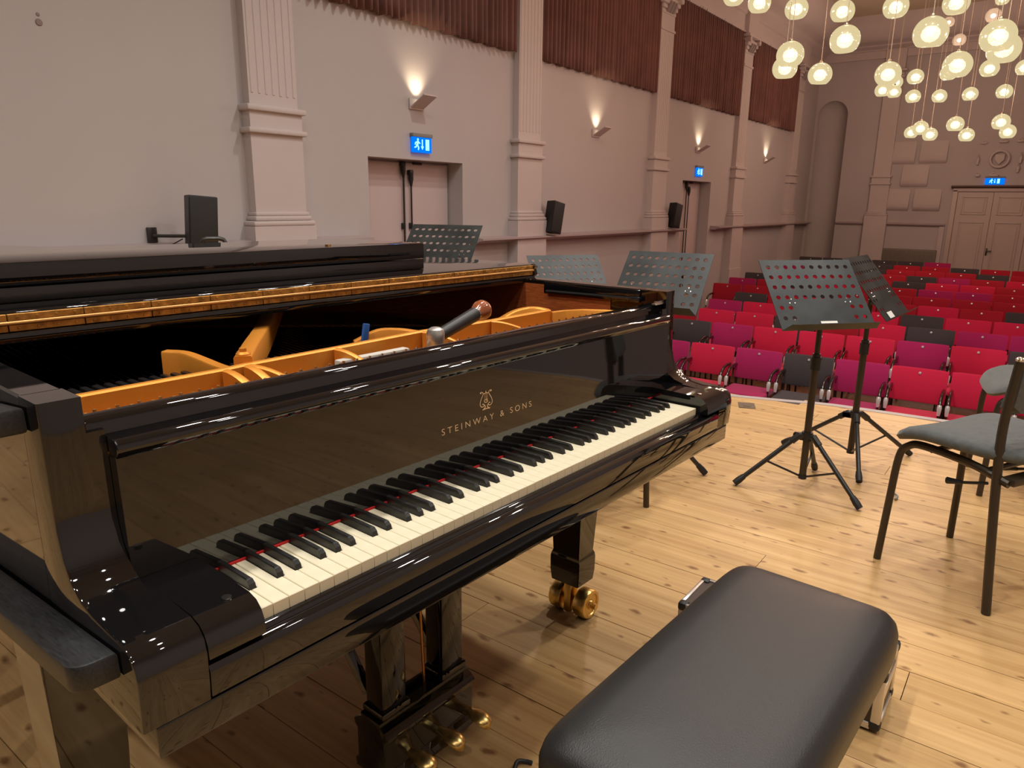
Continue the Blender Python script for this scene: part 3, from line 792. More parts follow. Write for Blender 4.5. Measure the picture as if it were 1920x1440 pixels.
    # small hinge plate and knob on the inner rim for the lid stick etc. on the treble side
    # key bed lyre-side blocks
# --- key bed, key slip
b = MB(); b.box((XL + 0.014, -0.022, 0.622), (XR - 0.014, 0.55, 0.6635), 0.003); P(b, 'key_bed', LACQ)
slip = [(0.004, 0.668), (-0.024, 0.668), (-0.0255, 0.700), (-0.022, 0.708), (-0.016, 0.7115), (-0.010, 0.7115), (-0.008, 0.716), (-0.004, 0.718), (0.004, 0.718)]
b = MB(); b.prism(slip, 'x', XL + 0.0785, XR - 0.0785, 0.0015); P(b, 'key_slip', LACQ, 30)
# --- keys
names = 'ABCDEFG'
whites = [(i, names[i % 7]) for i in range(52)]
BO = {'C': 0.0138 / 2 - 0.0022, 'D': 0.0022, 'F': -0.0028, 'G': 0.0, 'A': 0.0028}
blacks = []
for i, nme in whites[:-1]:
    if nme in 'ACDFG':
        off = {'C': -0.0024, 'D': 0.0024, 'F': -0.003, 'G': 0.0, 'A': 0.003}[nme]
        blacks.append(((i + 1) * KW + off, nme))
BWd = 0.0118
bset = {round((bx) / KW - 0.5): bx for bx, _ in blacks}
def blk_between(i):   # centre of the black key between white i and i+1
    for bx, _ in blacks:
        if abs(bx - (i + 1) * KW) < 0.008: return bx
    return None
wcache = {}
for i, nme in whites:
    l = blk_between(i - 1); r = blk_between(i)
    g = 0.0005
    x0, x1 = g, KW - g
    nl = x0 if l is None else (l + BWd / 2 - i * KW); nr = x1 if r is None else (r - BWd / 2 - i * KW)
    key = (round(nl, 5), round(nr, 5))
    if key not in wcache:
        pts = [(x0, 0.0), (x1, 0.0), (x1, 0.050), (nr, 0.050), (nr, 0.150), (nl, 0.150), (nl, 0.050), (x0, 0.050)]
        q = []
        for p in pts:
            if not q or (abs(p[0] - q[-1][0]) + abs(p[1] - q[-1][1])) > 1e-6: q.append(p)
        b = MB(); b.prism(q, 'z', KZ - 0.020, KZ, 0.0009, 1); me = b.mesh('white_key', 30); me.materials.append(IVORY); wcache[key] = me
    inst('white_key', wcache[key], piano, (i * KW, 0, random.uniform(-0.0002, 0.0002)))
b = MB()
w0, w1 = 0.0105 / 2, 0.0085 / 2
z0, z1 = KZ - 0.004, KZ + 0.0120
sec = [((0.0505, z0), w0), ((0.0515, KZ + 0.002), w0), ((0.0575, z1 - 0.0012), w1), ((0.060, z1), w1 - 0.001), ((0.150, z1), w1 - 0.001), ((0.150, z0), w0)]
rows = []
for hw, tw in ((0, 0),):
    pass
ringl = [(0.0505, z0, w0), (0.053, z1 - 0.006, w0 * 0.92), (0.0575, z1 - 0.0012, w1), (0.061, z1, w1 - 0.0012), (0.150, z1, w1 - 0.0012), (0.150, z1 - 0.0012, w1), (0.150, z0, w0)]
V = [[b.bm.verts.new((s * w, y, z)) for y, z, w in ringl] for s in (-1, 1)]
for k in range(len(ringl)):
    b.bm.faces.new((V[0][k], V[0][(k + 1) % len(ringl)], V[1][(k + 1) % len(ringl)], V[1][k]))
# side walls: split at the shoulder so that the long sides stay planar
for s in (0, 1):
    v0 = b.bm.verts; A = V[s]
    b.bm.faces.new((A[0], A[1], A[2], A[5], A[6])); b.bm.faces.new((A[2], A[3], A[4], A[5]))
bk_me = b.mesh('black_key', 25); bk_me.materials.append(EBONY)
for bx, _ in blacks: inst('black_key', bk_me, piano, (bx, 0, random.uniform(-0.0002, 0.0002)))
# --- red felt strip, fallboard, moulding, music rail
b = MB(); b.box((XL + 0.152, 0.1292, KZ + 0.0006), (XR - 0.152, 0.1325, KZ + 0.0032)); P(b, 'name_felt', REDFELT)
FBX0, FBX1 = XL + 0.0685, XR - 0.0685
fbp = [(0.1325, 0.7365), (0.1340, 0.760), (0.1378, 0.850), (0.1412, 0.927), (0.168, 0.927), (0.156, 0.7365)]
b = MB(); b.prism(fbp, 'x', FBX0, FBX1); P(b, 'fallboard', LACQ, 20)
lip = [(0.150, 0.922), (0.140, 0.924)] + [(0.145 + 0.0115 * math.cos(a), 0.936 + 0.0115 * math.sin(a)) for a in [PI * (1.32 - k * 0.11) for k in range(9)]] + [(0.170, 0.949), (0.170, 0.922)]
b = MB(); b.prism(lip, 'x', FBX0, FBX1, 0.002); P(b, 'fallboard_lip', LACQ, 60)
railp = [(0.171, 0.925), (0.1715, 0.963), (0.175, 0.969), (0.180, 0.971), (0.200, 0.971), (0.2005, 0.925)]
b = MB(); b.prism(railp, 'x', FBX0 - 0.018, FBX1 + 0.018, 0.0015); P(b, 'front_rail', LACQ, 40)
# --- lettering and lyre emblem on the fallboard
fbn = math.atan2(0.0038, 0.09)
def text(body, x, z, size, spacing):
    cu = bpy.data.curves.new('lettering', 'FONT'); cu.body = body; cu.size = size; cu.align_x = 'CENTER'; cu.space_character = spacing; cu.extrude = 0.0001; cu.offset = -0.0002
    tmp = bpy.data.objects.new('lettering_tmp', cu); COL.objects.link(tmp)
    bpy.context.view_layer.update()
    me = bpy.data.meshes.new_from_object(tmp.evaluated_get(bpy.context.evaluated_depsgraph_get()))
    COL.objects.unlink(tmp); bpy.data.objects.remove(tmp)
    for p_ in me.polygons: p_.use_smooth = False
    xs = [v.co.x for v in me.vertices]
    me.materials.clear(); me.materials.append(LETTER)
    y = 0.1340 + (z - 0.76) * (0.0038 / 0.09) - 0.0003
    return inst('lettering', me, piano, (x, y, z), (PI / 2 - fbn, 0, 0)), max(xs) - min(xs)
tx, tw = text('STEINWAY & SONS', 0.5925, 0.8195, 0.0175, 1.55)
tx.scale = (0.262 / tw, 1, 1)
# lyre: outline strokes as thin flat tubes laid on the board
emb = []
def stroke(pts, r): emb.append(([(p[0], p[1]) for p in smooth_path([(a, c, 0) for a, c in pts], 6)], r))
for s in (-1, 1):
    stroke([(s * 0.0085, 1.02), (s * 0.0125, 1.06), (s * 0.0165, 1.04), (s * 0.0150, 1.0), (s * 0.0120, 0.99)], 0.0011)
    stroke([(s * 0.0085, 1.02), (s * 0.0085, 0.90), (s * 0.0150, 0.62), (s * 0.0175, 0.40), (s * 0.0150, 0.24), (s * 0.0095, 0.20), (s * 0.0062, 0.27), (s * 0.0085, 0.36), (s * 0.0115, 0.34)], 0.0013)
    stroke([(s * 0.0055, 0.30), (s * 0.0030, 0.16), (s * 0.0075, 0.06), (s * 0.0110, 0.03)], 0.0016)
stroke([(-0.009, 0.93), (0.0, 0.955), (0.009, 0.93)], 0.0012)
stroke([(-0.0105, 0.02), (0.0, 0.05), (0.0105, 0.02)], 0.0016)
stroke([(0.0, 1.08), (0.0, 1.0), (0.0, 0.96)], 0.0016)
for q in (-0.0035, 0.0, 0.0035): stroke([(q, 0.93), (q, 0.75), (q, 0.58)], 0.0006)
stroke([(0.0045, 0.60), (-0.0045, 0.55), (-0.004, 0.44), (0.003, 0.42), (0.0045, 0.50), (0.0, 0.52)], 0.0012)
b = MB()
for pts, r in emb:
    H = 0.034
    q = [Vector((x, 0, z * H)) for x, z in pts]
    L_ = []; R_2 = []
    for i, p in enumerate(q):
        t = (q[min(i + 1, len(q) - 1)] - q[max(i - 1, 0)])
        if t.length < 1e-9: t = Vector((1, 0, 0))
        t.normalize(); nrm = Vector((t.z, 0, -t.x))
        L_.append(p + nrm * r * 0.62); R_2.append(p - nrm * r * 0.62)
    b.grid([L_, R_2])
o = b.obj('lyre_emblem', LETTER, piano, None, loc=(0.5835, 0.1340 + (0.843 - 0.76) * (0.0038 / 0.09) - 0.0004, 0.8430), rot=(-fbn, 0, 0))
# --- iron plate: pin field, raised front web with fins, side flange, struts
GP = []
b = MB(); b.box((XL + 0.05, 0.203, 0.855), (XR - 0.05, 0.43, 0.872)); pl = P(b, 'iron_plate', GOLD)
webp = [(XL + 0.049, 0.392), (0.20, 0.398), (0.245, 0.405), (0.44, 0.412), (0.69, 0.428), (0.91, 0.415), (1.165, 0.418)]
WZ = 0.947
def web(path, z0, z1, th, name='web', par=None):
    b = MB(); L_ = [Vector((x, y, 0)) for x, y in path]; o1 = offset(L_, th)
    rows = []
    for p, q in zip(L_, o1): rows.append([(p.x, p.y, z0), (p.x, p.y, z1 - 0.003), (p.x + (q.x - p.x) * .2, p.y + (q.y - p.y) * .2, z1), (p.x + (q.x - p.x) * .8, p.y + (q.y - p.y) * .8, z1), (q.x, q.y, z1 - 0.003), (q.x, q.y, z0)])
    b.grid(rows, closed=True); vs = list(b.bm.verts); b.bm.faces.new(vs[:6]); b.bm.faces.new(vs[-6:][::-1])
    return b.obj(name, GOLD, par or pl, 40)
web(webp, 0.86, WZ, -0.016, 'front_web')
# curved side flange joining the treble rim
web([(1.165, 0.412), (1.215, 0.405), (1.265, 0.380), (1.300, 0.33), (1.325, 0.24), (1.330, 0.205)], 0.86, 0.941, -0.012, 'side_flange')
def fin(x, y, x1, y1, zt, zb, name='fin', th=0.011):
    # fin running from the web top forward and down in an S curve
    b = MB(); n = 12; d = Vector((x1 - x, y1 - y, 0)); L = d.length; d.normalize(); nn = Vector((-d.y, d.x, 0)) * th / 2
    rows = []
    for i in range(n + 1):
        u = i / n; f = 3 * u * u - 2 * u ** 3
        z = zt + (zb - zt) * (f * 0.75 + 0.25 * u * u)
        p = Vector((x, y, 0)) + d * L * u
        rows.append([(p + nn) + Vector((0, 0, 0.86)), (p + nn * 1.5) + Vector((0, 0, z - 0.002)), p + nn * .7 + Vector((0, 0, z)), p - nn * .7 + Vector((0, 0, z)), (p - nn * 1.5) + Vector((0, 0, z - 0.002)), (p - nn) + Vector((0, 0, 0.86))])
    b.grid(rows, closed=True); vs = list(b.bm.verts); b.bm.faces.new(vs[:6]); b.bm.faces.new(vs[-6:][::-1])
    b.obj(name, GOLD, pl, 50)
for a in ((0.20, 0.395, 0.225, 0.255, WZ, 0.885), (0.243, 0.40, 0.262, 0.262, WZ, 0.885), (0.247, 0.40, 0.34, 0.275, WZ, 0.890), (0.44, 0.408, 0.50, 0.275, WZ, 0.885),
          (0.69, 0.424, 0.80, 0.27, WZ, 0.885), (0.91, 0.412, 1.02, 0.30, WZ, 0.905)): fin(*a)
def strut(pts, w, name='strut'):
    b = MB(); q = smooth_path(pts, 6); rows = []
    for i, p in enumerate(q):
        t = (q[min(i + 1, len(q) - 1)] - q[max(i - 1, 0)]).normalized(); nn = Vector((-t.y, t.x, 0)).normalized() * w / 2
        rows.append([p - nn - Vector((0, 0, 0.05)), p - nn, p - nn * .8 + Vector((0, 0, 0.003)), p + nn * .8 + Vector((0, 0, 0.003)), p + nn, p + nn - Vector((0, 0, 0.05))])
    b.grid(rows, closed=True); vs = list(b.bm.verts); b.bm.faces.new(vs[:6]); b.bm.faces.new(vs[-6:][::-1])
    return b.obj(name, GOLD, pl, 50)
strut([(0.21, 0.405, 0.943), (0.214, 0.45, 0.942), (0.213, 0.50, 0.946), (0.205, 0.55, 0.952), (0.185, 0.585, 0.953)], 0.022)
strut([(0.25, 0.425, 0.955), (0.33, 0.53, 0.957), (0.46, 0.70, 0.957), (0.75, 1.1, 0.957)], 0.032)
strut([(0.69, 0.44, 0.943), (0.66, 0.475, 0.948), (0.62, 0.50, 0.947), (0.575, 0.525, 0.925)], 0.02)
strut([(0.91, 0.43, 0.943), (0.885, 0.455, 0.948), (0.85, 0.475, 0.946), (0.81, 0.495, 0.925)], 0.02)
strut([(1.17, 0.43, 0.943), (1.15, 0.47, 0.948), (1.11, 0.50, 0.94), (1.07, 0.52, 0.92)], 0.025)
b = MB(); b.lathe([(0, -0.02), (0.013, -0.02), (0.013, 0.012), (0.010, 0.016), (0, 0.016)], (0.258, 0.437, 0.948), n=16); b.lathe([(0, 0), (0.007, 0), (0.007, 0.006), (0, 0.006)], (0.258, 0.437, 0.964), n=6); b.obj('plate_bolt', GOLD, pl)
# strings, soundboard, pins, dampers
b = MB(); b.prism([(p.x, p.y) for p in offset(outer, 0.051) if p.y > 0.2], 'z', 0.845, 0.852); P(b, 'soundboard', SPRUCE)
b = MB()
for k in range(88):
    x0 = -0.08 + 1.24 * k / 87
    y1 = 2.45 - 1.75 * (k / 87) ** 0.7
    x1 = min(x0 + 0.12, -0.08 + 1.24 * k / 87 + (0.35 - 0.35 * k / 87))
    b.tube([(x0, 0.43, 0.893), (x1 if y1 > 0.9 else x0, y1, 0.893)], 0.0009, 4, False)
o = P(b, 'strings', mat('string_wire', (0.55, 0.40, 0.25), 0.3, metal=1.0)); o['kind'] = 'stuff'
b = MB()
rr = random.Random(5)
for k in range(88):
    x = -0.075 + 1.385 * k / 87
    for r_ in range(3):
        y = 0.245 + 0.050 * r_ + 0.012 * (k % 2); 
        b.tube([(x, y, 0.87), (x, y, 0.932)], 0.0030, 6)
o = P(b, 'tuning_pins', STEEL); o['kind'] = 'stuff'
b = MB()
b.box((0.42, 0.368, 0.872), (0.60, 0.390, 0.930), 0.004); P(b, 'string_felt', mat('white_felt', (0.55, 0.50, 0.44), 0.95))
dm = MB(); dm.box((-0.006, -0.03, 0.0), (0.006, 0.03, 0.020), 0.003); dm.tube([(0, 0.0, 0.005), (0, 0.0, -0.03)], 0.0018, 6); dme = dm.mesh('damper', 40); dme.materials.append(LACQ_DARK)
for k in range(62): inst('damper', dme, piano, (-0.085 + k * 0.0186, 0.485 + 0.04 * (1 - min(1, k / 40.0)), 0.903))
b = MB(); b.tube([(0.70, 0.268, 0.905), (0.712, 0.268, 0.938)], 0.006, 6); P(b, 'felt_tongue', REDFELT)
# --- prop stick on the inner treble rim
b = MB(); b.tube([(1.326, 0.245, 0.977), (1.326, 0.557, 0.972)], 0.0042, 8); b.box((1.320, 0.235, 0.970), (1.334, 0.262, 0.983), 0.002); P(b, 'prop_stick', mat('stick_lacquer', (0.02, 0.02, 0.02), 0.15, spec=0.8))
b = MB(); b.box((1.3325, 0.24, 0.966), (1.3385, 0.572, 1.001), 0.002); P(b, 'rim_ledge', LACQ)
b = MB(); b.box((1.285, 0.165, 0.971), (1.336, 0.177, 0.976), 0.001); b.tube([(1.29, 0.17, 0.978), (1.334, 0.17, 0.978)], 0.003, 8); P(b, 'lock_plate', STEEL)
# --- lid, folded hinge edge
LZ0, LZ1 = 1.005, 1.044
lid_out = [p for p in offset(outer, -0.012)]
poly = [(lid_out[0].x, 0.66)] + [(p.x, p.y) for p in lid_out if p.y > 0.70] + [(lid_out[-1].x, 0.66)]
b = MB(); b.prism(poly, 'z', LZ0, LZ1, 0.006, 3); P(b, 'lid', LACQ, 40)
b = MB(); b.box((XL - 0.006, 0.648, 0.990), (XR + 0.002, 0.6595, 1.009), 0.003); P(b, 'lid_edge', LACQ)
for k in range(13):
    w = (XR - XL) / 13; x0 = XL + k * w
    for z0, z1 in ((1.0285, 1.0400), (1.0105, 1.0215)):
        b = MB(); b.box((x0 + 0.0008, 0.653, z0), (x0 + w - 0.0008, 0.660, z1), 0.0006, 1)
        for q in range(4):
            b.lathe([(0, 0), (0.0026, 0), (0.0022, 0.0012), (0, 0.0016)], (x0 + w * (q + 0.5) / 4, 0.653, (z0 + z1) / 2), (0, -1, 0), 8)
        P(b, 'hinge_leaf', HINGE)
b = MB(); b.tube([(XL, 0.651, 1.025), (XR - 0.004, 0.651, 1.025)], 0.0034, 10); P(b, 'hinge_pin', mat('hinge_pin_brass', (0.62, 0.30, 0.09), 0.42, metal=0.6))
b = MB(); b.prism([(0.66, 1.044), (0.646, 1.036), (0.652, 1.028), (0.646, 1.012), (0.66, 1.004)], 'x', XR - 0.002, XR + 0.012); P(b, 'lid_corner', LACQ)
# --- legs with brass casters
def leg(x, y, par=piano):
    b = MB(); w, d = 0.0425, 0.05
    rows = []
    for z, f in ((0.63, 1.25), (0.40, 1.10), (0.215, 0.94), (0.205, 1.0), (0.195, 1.06), (0.150, 1.05), (0.118, 0.98)):
        rows.append([(-w * f, -d * f, z), (w * f, -d * f, z), (w * f, d * f, z), (-w * f, d * f, z)])
    b.grid(rows, closed=True, smooth=False); vs = list(b.bm.verts); b.bm.faces.new(vs[:4]); b.bm.faces.new(vs[-4:])
    bmesh.ops.bevel(b.bm, geom=[e for e in b.bm.edges if abs((e.verts[0].co - e.verts[1].co).z) > 0.005 and not e.is_boundary], offset=0.003, segments=2, affect='EDGES')
    l = b.obj('leg', LACQ, par, 25, loc=(x, y, 0))
    b = MB(); b.box((-0.026, -0.014, 0.012), (0.018, 0.014, 0.118), 0.008); b.tube([(0.01, -0.085, 0.046), (0.01, 0.085, 0.046)], 0.010, 10); b.obj('caster_fork', BRASS, l)
    for s in (-1, 1):
        b = MB(); y0 = s * 0.022; y1 = s * 0.068
        b.lathe([(0, 0), (0.020, 0), (0.043, 0.003), (0.046, 0.008), (0.046, 0.038), (0.043, 0.043), (0.035, 0.044), (0.033, 0.040), (0.016, 0.040), (0.014, 0.046), (0, 0.048)], (0.012, y0, 0.046), (0, s, 0), 28); b.obj('caster_wheel', BRASS, l)
    b = MB(); b.tube([(w, 0.0, 0.165), (w + 0.012, 0.0, 0.165)], 0.005, 8); b.obj('caster_lock', STEEL, l)
leg(1.243, 0.37); leg(-0.104, 0.37); leg(0.24, 2.45)
# --- pedal lyre
b = MB(); cx = 0.538
bp = [(0.250, 0.022), (0.248, 0.042), (0.258, 0.050), (0.258, 0.122), (0.250, 0.130), (0.248, 0.142), (0.262, 0.154), (0.272, 0.160), (0.272, 0.168), (0.336, 0.168), (0.336, 0.160), (0.346, 0.154), (0.360, 0.142), (0.358, 0.130), (0.350, 0.122), (0.350, 0.050), (0.360, 0.042), (0.358, 0.022)]
b.prism(bp, 'x', cx - 0.135, cx + 0.135, 0.004); lyre = P(b, 'pedal_box', LACQ, 35)
for s in (-1, 1):
    b = MB(); b.box((cx + s * 0.088 - 0.034, 0.276, 0.165), (cx + s * 0.088 + 0.034, 0.332, 0.63), 0.006); b.obj('lyre_post', LACQ, lyre)
    b = MB(); b.box((cx + s * 0.088 - 0.040, 0.270, 0.167), (cx + s * 0.088 + 0.040, 0.338, 0.186), 0.005); b.obj('post_base', LACQ, lyre)
    b = MB(); b.tube([(cx + s * 0.10, 0.35, 0.19), (cx + s * 0.10, 0.74, 0.655)], 0.013, 8); b.obj('lyre_brace', LACQ, lyre)
for q in (-0.088, 0.0, 0.088):
    b = MB(); x = cx + q + 0.024
    rows = []
    for u, wd, zz in ((0.305, 0.010, 0.062), (0.27, 0.010, 0.062), (0.245, 0.014, 0.066), (0.225, 0.021, 0.069), (0.205, 0.022, 0.066), (0.190, 0.016, 0.060), (0.186, 0.006, 0.056)):
        rows.append([(x + wd * math.cos(a), u, zz + 0.009 * math.sin(a)) for a in [2 * PI * k / 10 for k in range(10)]])
    b.grid(rows, closed=True); vs = list(b.bm.verts); b.bm.faces.new(vs[:10]); b.bm.faces.new(vs[-10:]); b.obj('pedal', BRASS, lyre, 60)
    b = MB(); b.tube([(x, 0.305, 0.16), (x, 0.325, 0.64)], 0.0035, 6); b.obj('pedal_rod', mat('copper_rod', (0.45, 0.2, 0.07), 0.3, metal=0.9), lyre)

def hall(x, y, z=0):
    c, s = math.cos(PZ), math.sin(PZ); return (c * x - s * y, s * x + c * y, z)
# --- music desk lying on the lid
t = thing('music_desk', 'long black two layered piano music desk laid flat on the closed lid', 'music desk', hall(0.0, 0, 1.0445), PZ)
b = MB(); b.box((-0.13, 0.762, 0.0), (1.017, 1.12, 0.028), 0.002); b.obj('desk_frame', LACQ, t)
b = MB(); b.box((-0.13, 0.760, 0.030), (1.017, 1.12, 0.072), 0.003); b.obj('desk_panel', LACQ, t)
b = MB(); b.tube([(0.72, 0.80, 0.072), (0.72, 0.80, 0.077)], 0.008, 10); b.obj('desk_stud', BRASS, t)
# --- tuning lever
hp = Vector(hall(0.604, 0.295, 0.0))
t = thing('tuning_lever', 'tuning lever with white metal head, black grip and wooden ball, on a tuning pin', 'tuning lever', (hp.x, hp.y, 0.918), PZ)
d = Vector((0.20, 0.045, 0.034)).normalized()
b = MB(); b.tube([(0, 0, -0.006), (0, 0, 0.03)], [0.0075, 0.010], 12); b.obj('socket', STEEL, t)
b = MB(); b.lathe([(0, 0.016), (0.012, 0.016), (0.0185, 0.026), (0.0190, 0.052), (0.016, 0.060), (0.009, 0.064), (0, 0.064)], n=20)
b.tube([(0, 0, 0.043), tuple(Vector((0, 0, 0.043)) + d * 0.020)], 0.0125, 14); b.obj('lever_head', ALU, t)
b = MB(); s0 = Vector((0, 0, 0.043)) + d * 0.014; s1 = s0 + d * 0.148
pts = [s0 + (s1 - s0) * k / 40 for k in range(41)]
b.tube(pts, [0.0128 + 0.0028 * k / 40 + (0.0007 if k % 2 else 0) for k in range(41)], 14); b.obj('grip', mat('grip_rubber', (0.018, 0.018, 0.018), 0.45), t)
b = MB(); b.tube([s1 - d * 0.002, s1 + d * 0.005], 0.0155, 16); b.obj('ferrule', STEEL, t)
b = MB(); q = s1 + d * 0.004
b.lathe([(0, 0), (0.013, 0), (0.020, 0.013), (0.0235, 0.024), (0.023, 0.034), (0.018, 0.044), (0.010, 0.049), (0, 0.050)], tuple(q), tuple(d), 22); b.obj('wooden_knob', mat('varnished_wood', (0.33, 0.085, 0.028), 0.16, coat=0.5, var=0.2, vscale=30), t)
# --- blue felt wedge among the strings
bp_ = Vector(hall(0.585, 0.50, 0.893))
t = b = MB(); b.box((-0.008, -0.004, 0.0), (0.008, 0.004, 0.075), 0.002, rot=Matrix.Rotation(0.2, 3, 'Y')); o = b.obj('felt_wedge', BLUEFELT, loc=tuple(bp_)); tag(o, 'blue felt muting wedge sticking up between the piano strings', 'felt wedge')

# ================================================================== BENCH, CASE, CHAIRS, STANDS
t = thing('piano_bench', 'black leather piano bench with a thick rounded cushion, in front of the keys', 'bench', (0.640, -0.412, 0), -0.06)
b = MB()
hx, hy = 0.373, 0.175; rows = []
N_ = 48
def srect(f, z, r=0.05):
    out = []
    for k in range(N_):
        a = 2 * PI * k / N_; c, s = math.cos(a), math.sin(a)
        e = 0.19
        x = (hx - f) * math.copysign(abs(c) ** e, c); y = (hy - f) * math.copysign(abs(s) ** e, s)
        out.append((x, y, z))
    return out
for f, z in ((0.030, 0.385), (0.008, 0.390), (0.0, 0.405), (0.0, 0.440), (0.004, 0.456), (0.014, 0.470), (0.032, 0.479), (0.065, 0.484), (0.12, 0.486), (0.17, 0.487)): rows.append(srect(f, z))
b.grid(rows, closed=True); vs = list(b.bm.verts); b.bm.faces.new(vs[:N_]); b.bm.faces.new(vs[-N_:]); b.obj('cushion', LEATHER, t, 60)
b = MB(); b.box((-0.30, -0.14, 0.31), (0.30, 0.14, 0.388), 0.004); b.obj('bench_frame', LACQ_DARK, t)
for sx in (-1, 1):
    for sy in (-1, 1):
        b = MB(); b.prism([(sx * 0.21 - 0.022, 0.33), (sx * 0.21 + 0.022, 0.33), (sx * 0.21 + 0.014, 0.0), (sx * 0.21 - 0.014, 0.0)], 'y', sy * 0.085 - 0.02, sy * 0.085 + 0.02, 0.003); b.obj('leg', LACQ_DARK, t)
# aluminium tool case standing behind the bench
t = thing('tool_case', 'black and aluminium tool case standing on the floor behind the bench', 'case', (1.345, -0.303, 0), 0.0)
HX, HY, HZ = 0.09, 0.262, 0.165
b = MB(); b.box((-HX + 0.004, -HY + 0.004, 0.008), (HX - 0.004, HY - 0.004, HZ - 0.004)); b.obj('case_shell', mat('case_panel', (0.045, 0.028, 0.018), 0.45, bump=0.2, bscale=300), t)
for sx in (-1, 1):
    for sy in (-1, 1):
        b = MB(); b.box((sx * HX, sy * HY, 0.02), (sx * (HX - 0.022), sy * (HY - 0.022), HZ - 0.01), 0.004); b.obj('corner_rail', ALU, t)
        for z in (0.008, HZ - 0.024):
            b = MB(); b.box((sx * (HX + 0.002), sy * (HY + 0.002), z), (sx * (HX - 0.026), sy * (HY - 0.026), z + 0.026), 0.008); b.obj('corner_cap', BLACKPL, t)
for z0, z1 in ((0.008, 0.026), (0.088, 0.104), (0.107, 0.120), (HZ - 0.016, HZ)):
    b = MB()
    for s in (-1, 1):
        b.box((s * HX, -HY + 0.02, z0), (s * (HX - 0.012), HY - 0.02, z1), 0.003)
        b.box((-HX + 0.02, s * HY, z0), (HX - 0.02, s * (HY - 0.012), z1), 0.003)
    b.obj('edge_rail', ALU, t)
b = MB()
for s in (-1, 1):
    for z in (0.105, 0.150):
        b.tube([(HX + 0.002, -HY + 0.03, z - 0.008), (HX + 0.014, -HY + 0.03, z - 0.008), (HX + 0.014, -HY + 0.03, z + 0.01), (HX + 0.002, -HY + 0.03, z + 0.01)], 0.0022, 6)
b.obj('strap_ring', STEEL, t)
b = MB(); b.tube(smooth_path([(0, -0.07, HZ), (0, -0.06, HZ + 0.03), (0, 0.06, HZ + 0.03), (0, 0.07, HZ)], 5), 0.009, 8); b.obj('handle', BLACKPL, t)

# orchestra chairs
def make_chair(name, label, loc, rz, seed=0):
    t = thing(name, label, 'chair', loc, rz, 'grey stacking chairs')     # local: faces +y, near rear leg at -x
    b = MB(); rows = []
    W_, D_ = 0.235, 0.225
    n = 36
    def ol(f, z, lift):
        out = []
        for k in range(n):
            a = 2 * PI * k / n; c, s = math.cos(a), math.sin(a); e = 0.5
            x = (W_ - f) * math.copysign(abs(c) ** e, c) * (0.96 + 0.14 * s - 0.12 * max(0, -s)); y = (D_ - f) * math.copysign(abs(s) ** e, s)
            zz = z - lift * max(0, (y - 0.08)) ** 2 * 6 + 0.012 * (abs(x) / W_) ** 2
            out.append((x, y, zz))
        return out
    for f, z in ((0.10, 0.428), (0.04, 0.430), (0.008, 0.437), (0.0, 0.450), (0.006, 0.464), (0.03, 0.474), (0.09, 0.480), (0.16, 0.481)): rows.append(ol(f, z, 0.35))
    b.grid(rows, closed=True); vs = list(b.bm.verts); b.bm.faces.new(vs[:n]); b.bm.faces.new(vs[-n:]); b.obj('seat', GREYFAB, t, 60)
    for s in (-1, 1):
        b = MB(); b.tube(smooth_path([(s * 0.205, 0.198, 0.0), (s * 0.195, 0.192, 0.20), (s * 0.185, 0.186, 0.36), (s * 0.180, 0.160, 0.402), (s * 0.175, 0.11, 0.415), (s * 0.175, -0.05, 0.408), (s * 0.180, -0.175, 0.385)], 5), 0.0125, 10)
        b.obj('leg', BROWNMET, t)
        b = MB(); b.tube(smooth_path([(s * 0.215, -0.198, 0.0), (s * 0.200, -0.165, 0.22), (s * 0.187, -0.140, 0.40), (s * 0.180, -0.128, 0.55), (s * 0.172, -0.138, 0.735)], 5), 0.0135, 10)
        l = b.obj('leg', BROWNMET, t)
        b = MB(); b.lathe([(0.0145, -0.004), (0.0145, 0.002), (0.008, 0.007), (0, 0.008)], (s * 0.172, -0.138, 0.735), n=14); b.obj('end_cap', CHROME, l)
        b = MB(); b.tube([(s * 0.150, -0.02, 0.335), (s * 0.150, 0.03, 0.325)], [0.006, 0.011], 8); b.tube([(s * 0.155, -0.10, 0.36), (s * 0.150, -0.02, 0.335)], 0.005, 6); b.obj('link_hook', BLACKPL, t)
    b = MB(); b.tube([(-0.176, -0.10, 0.402), (0.176, -0.10, 0.402)], 0.009, 8); b.tube([(-0.178, 0.08, 0.410), (0.178, 0.08, 0.410)], 0.009, 8); b.box((-0.18, -0.19, 0.38), (0.18, -0.15, 0.402), 0.004); b.obj('seat_frame', BROWNMET, t)
    b = MB(); rows = []
    for i in range(13):
        u = i / 6 - 1; x = u * 0.164; yb = -0.125 - 0.03 * (1 - u * u); e = 0.0 if abs(u) < 0.99 else 0.02
        rows.append([(x, yb + 0.022, 0.57 + e), (x, yb + 0.026, 0.59), (x, yb + 0.004, 0.70), (x, yb - 0.006, 0.725 - e), (x, yb - 0.026, 0.72 - e), (x, yb - 0.014, 0.58 + e)])
    b.grid(rows, closed=True); vs = list(b.bm.verts); b.bm.faces.new(vs[:6]); b.bm.faces.new(vs[-6:]); b.obj('backrest', GREYFAB, t, 60)
    for ch in t.children_recursive:
        if ch.type == 'MESH':
            for v in ch.data.vertices: v.co.z *= 1.085
    return t
make_chair('stacking_chair', 'grey padded stacking chair with dark tube frame, right of the bench, nearest', (2.3325, -0.650, 0), math.atan2(0.888, 0.46) - PI / 2)
make_chair('stacking_chair', 'grey padded stacking chair standing behind the nearest chair, by the stage edge', (3.40, -0.775, 0), math.atan2(0.98, -0.196) - PI / 2)
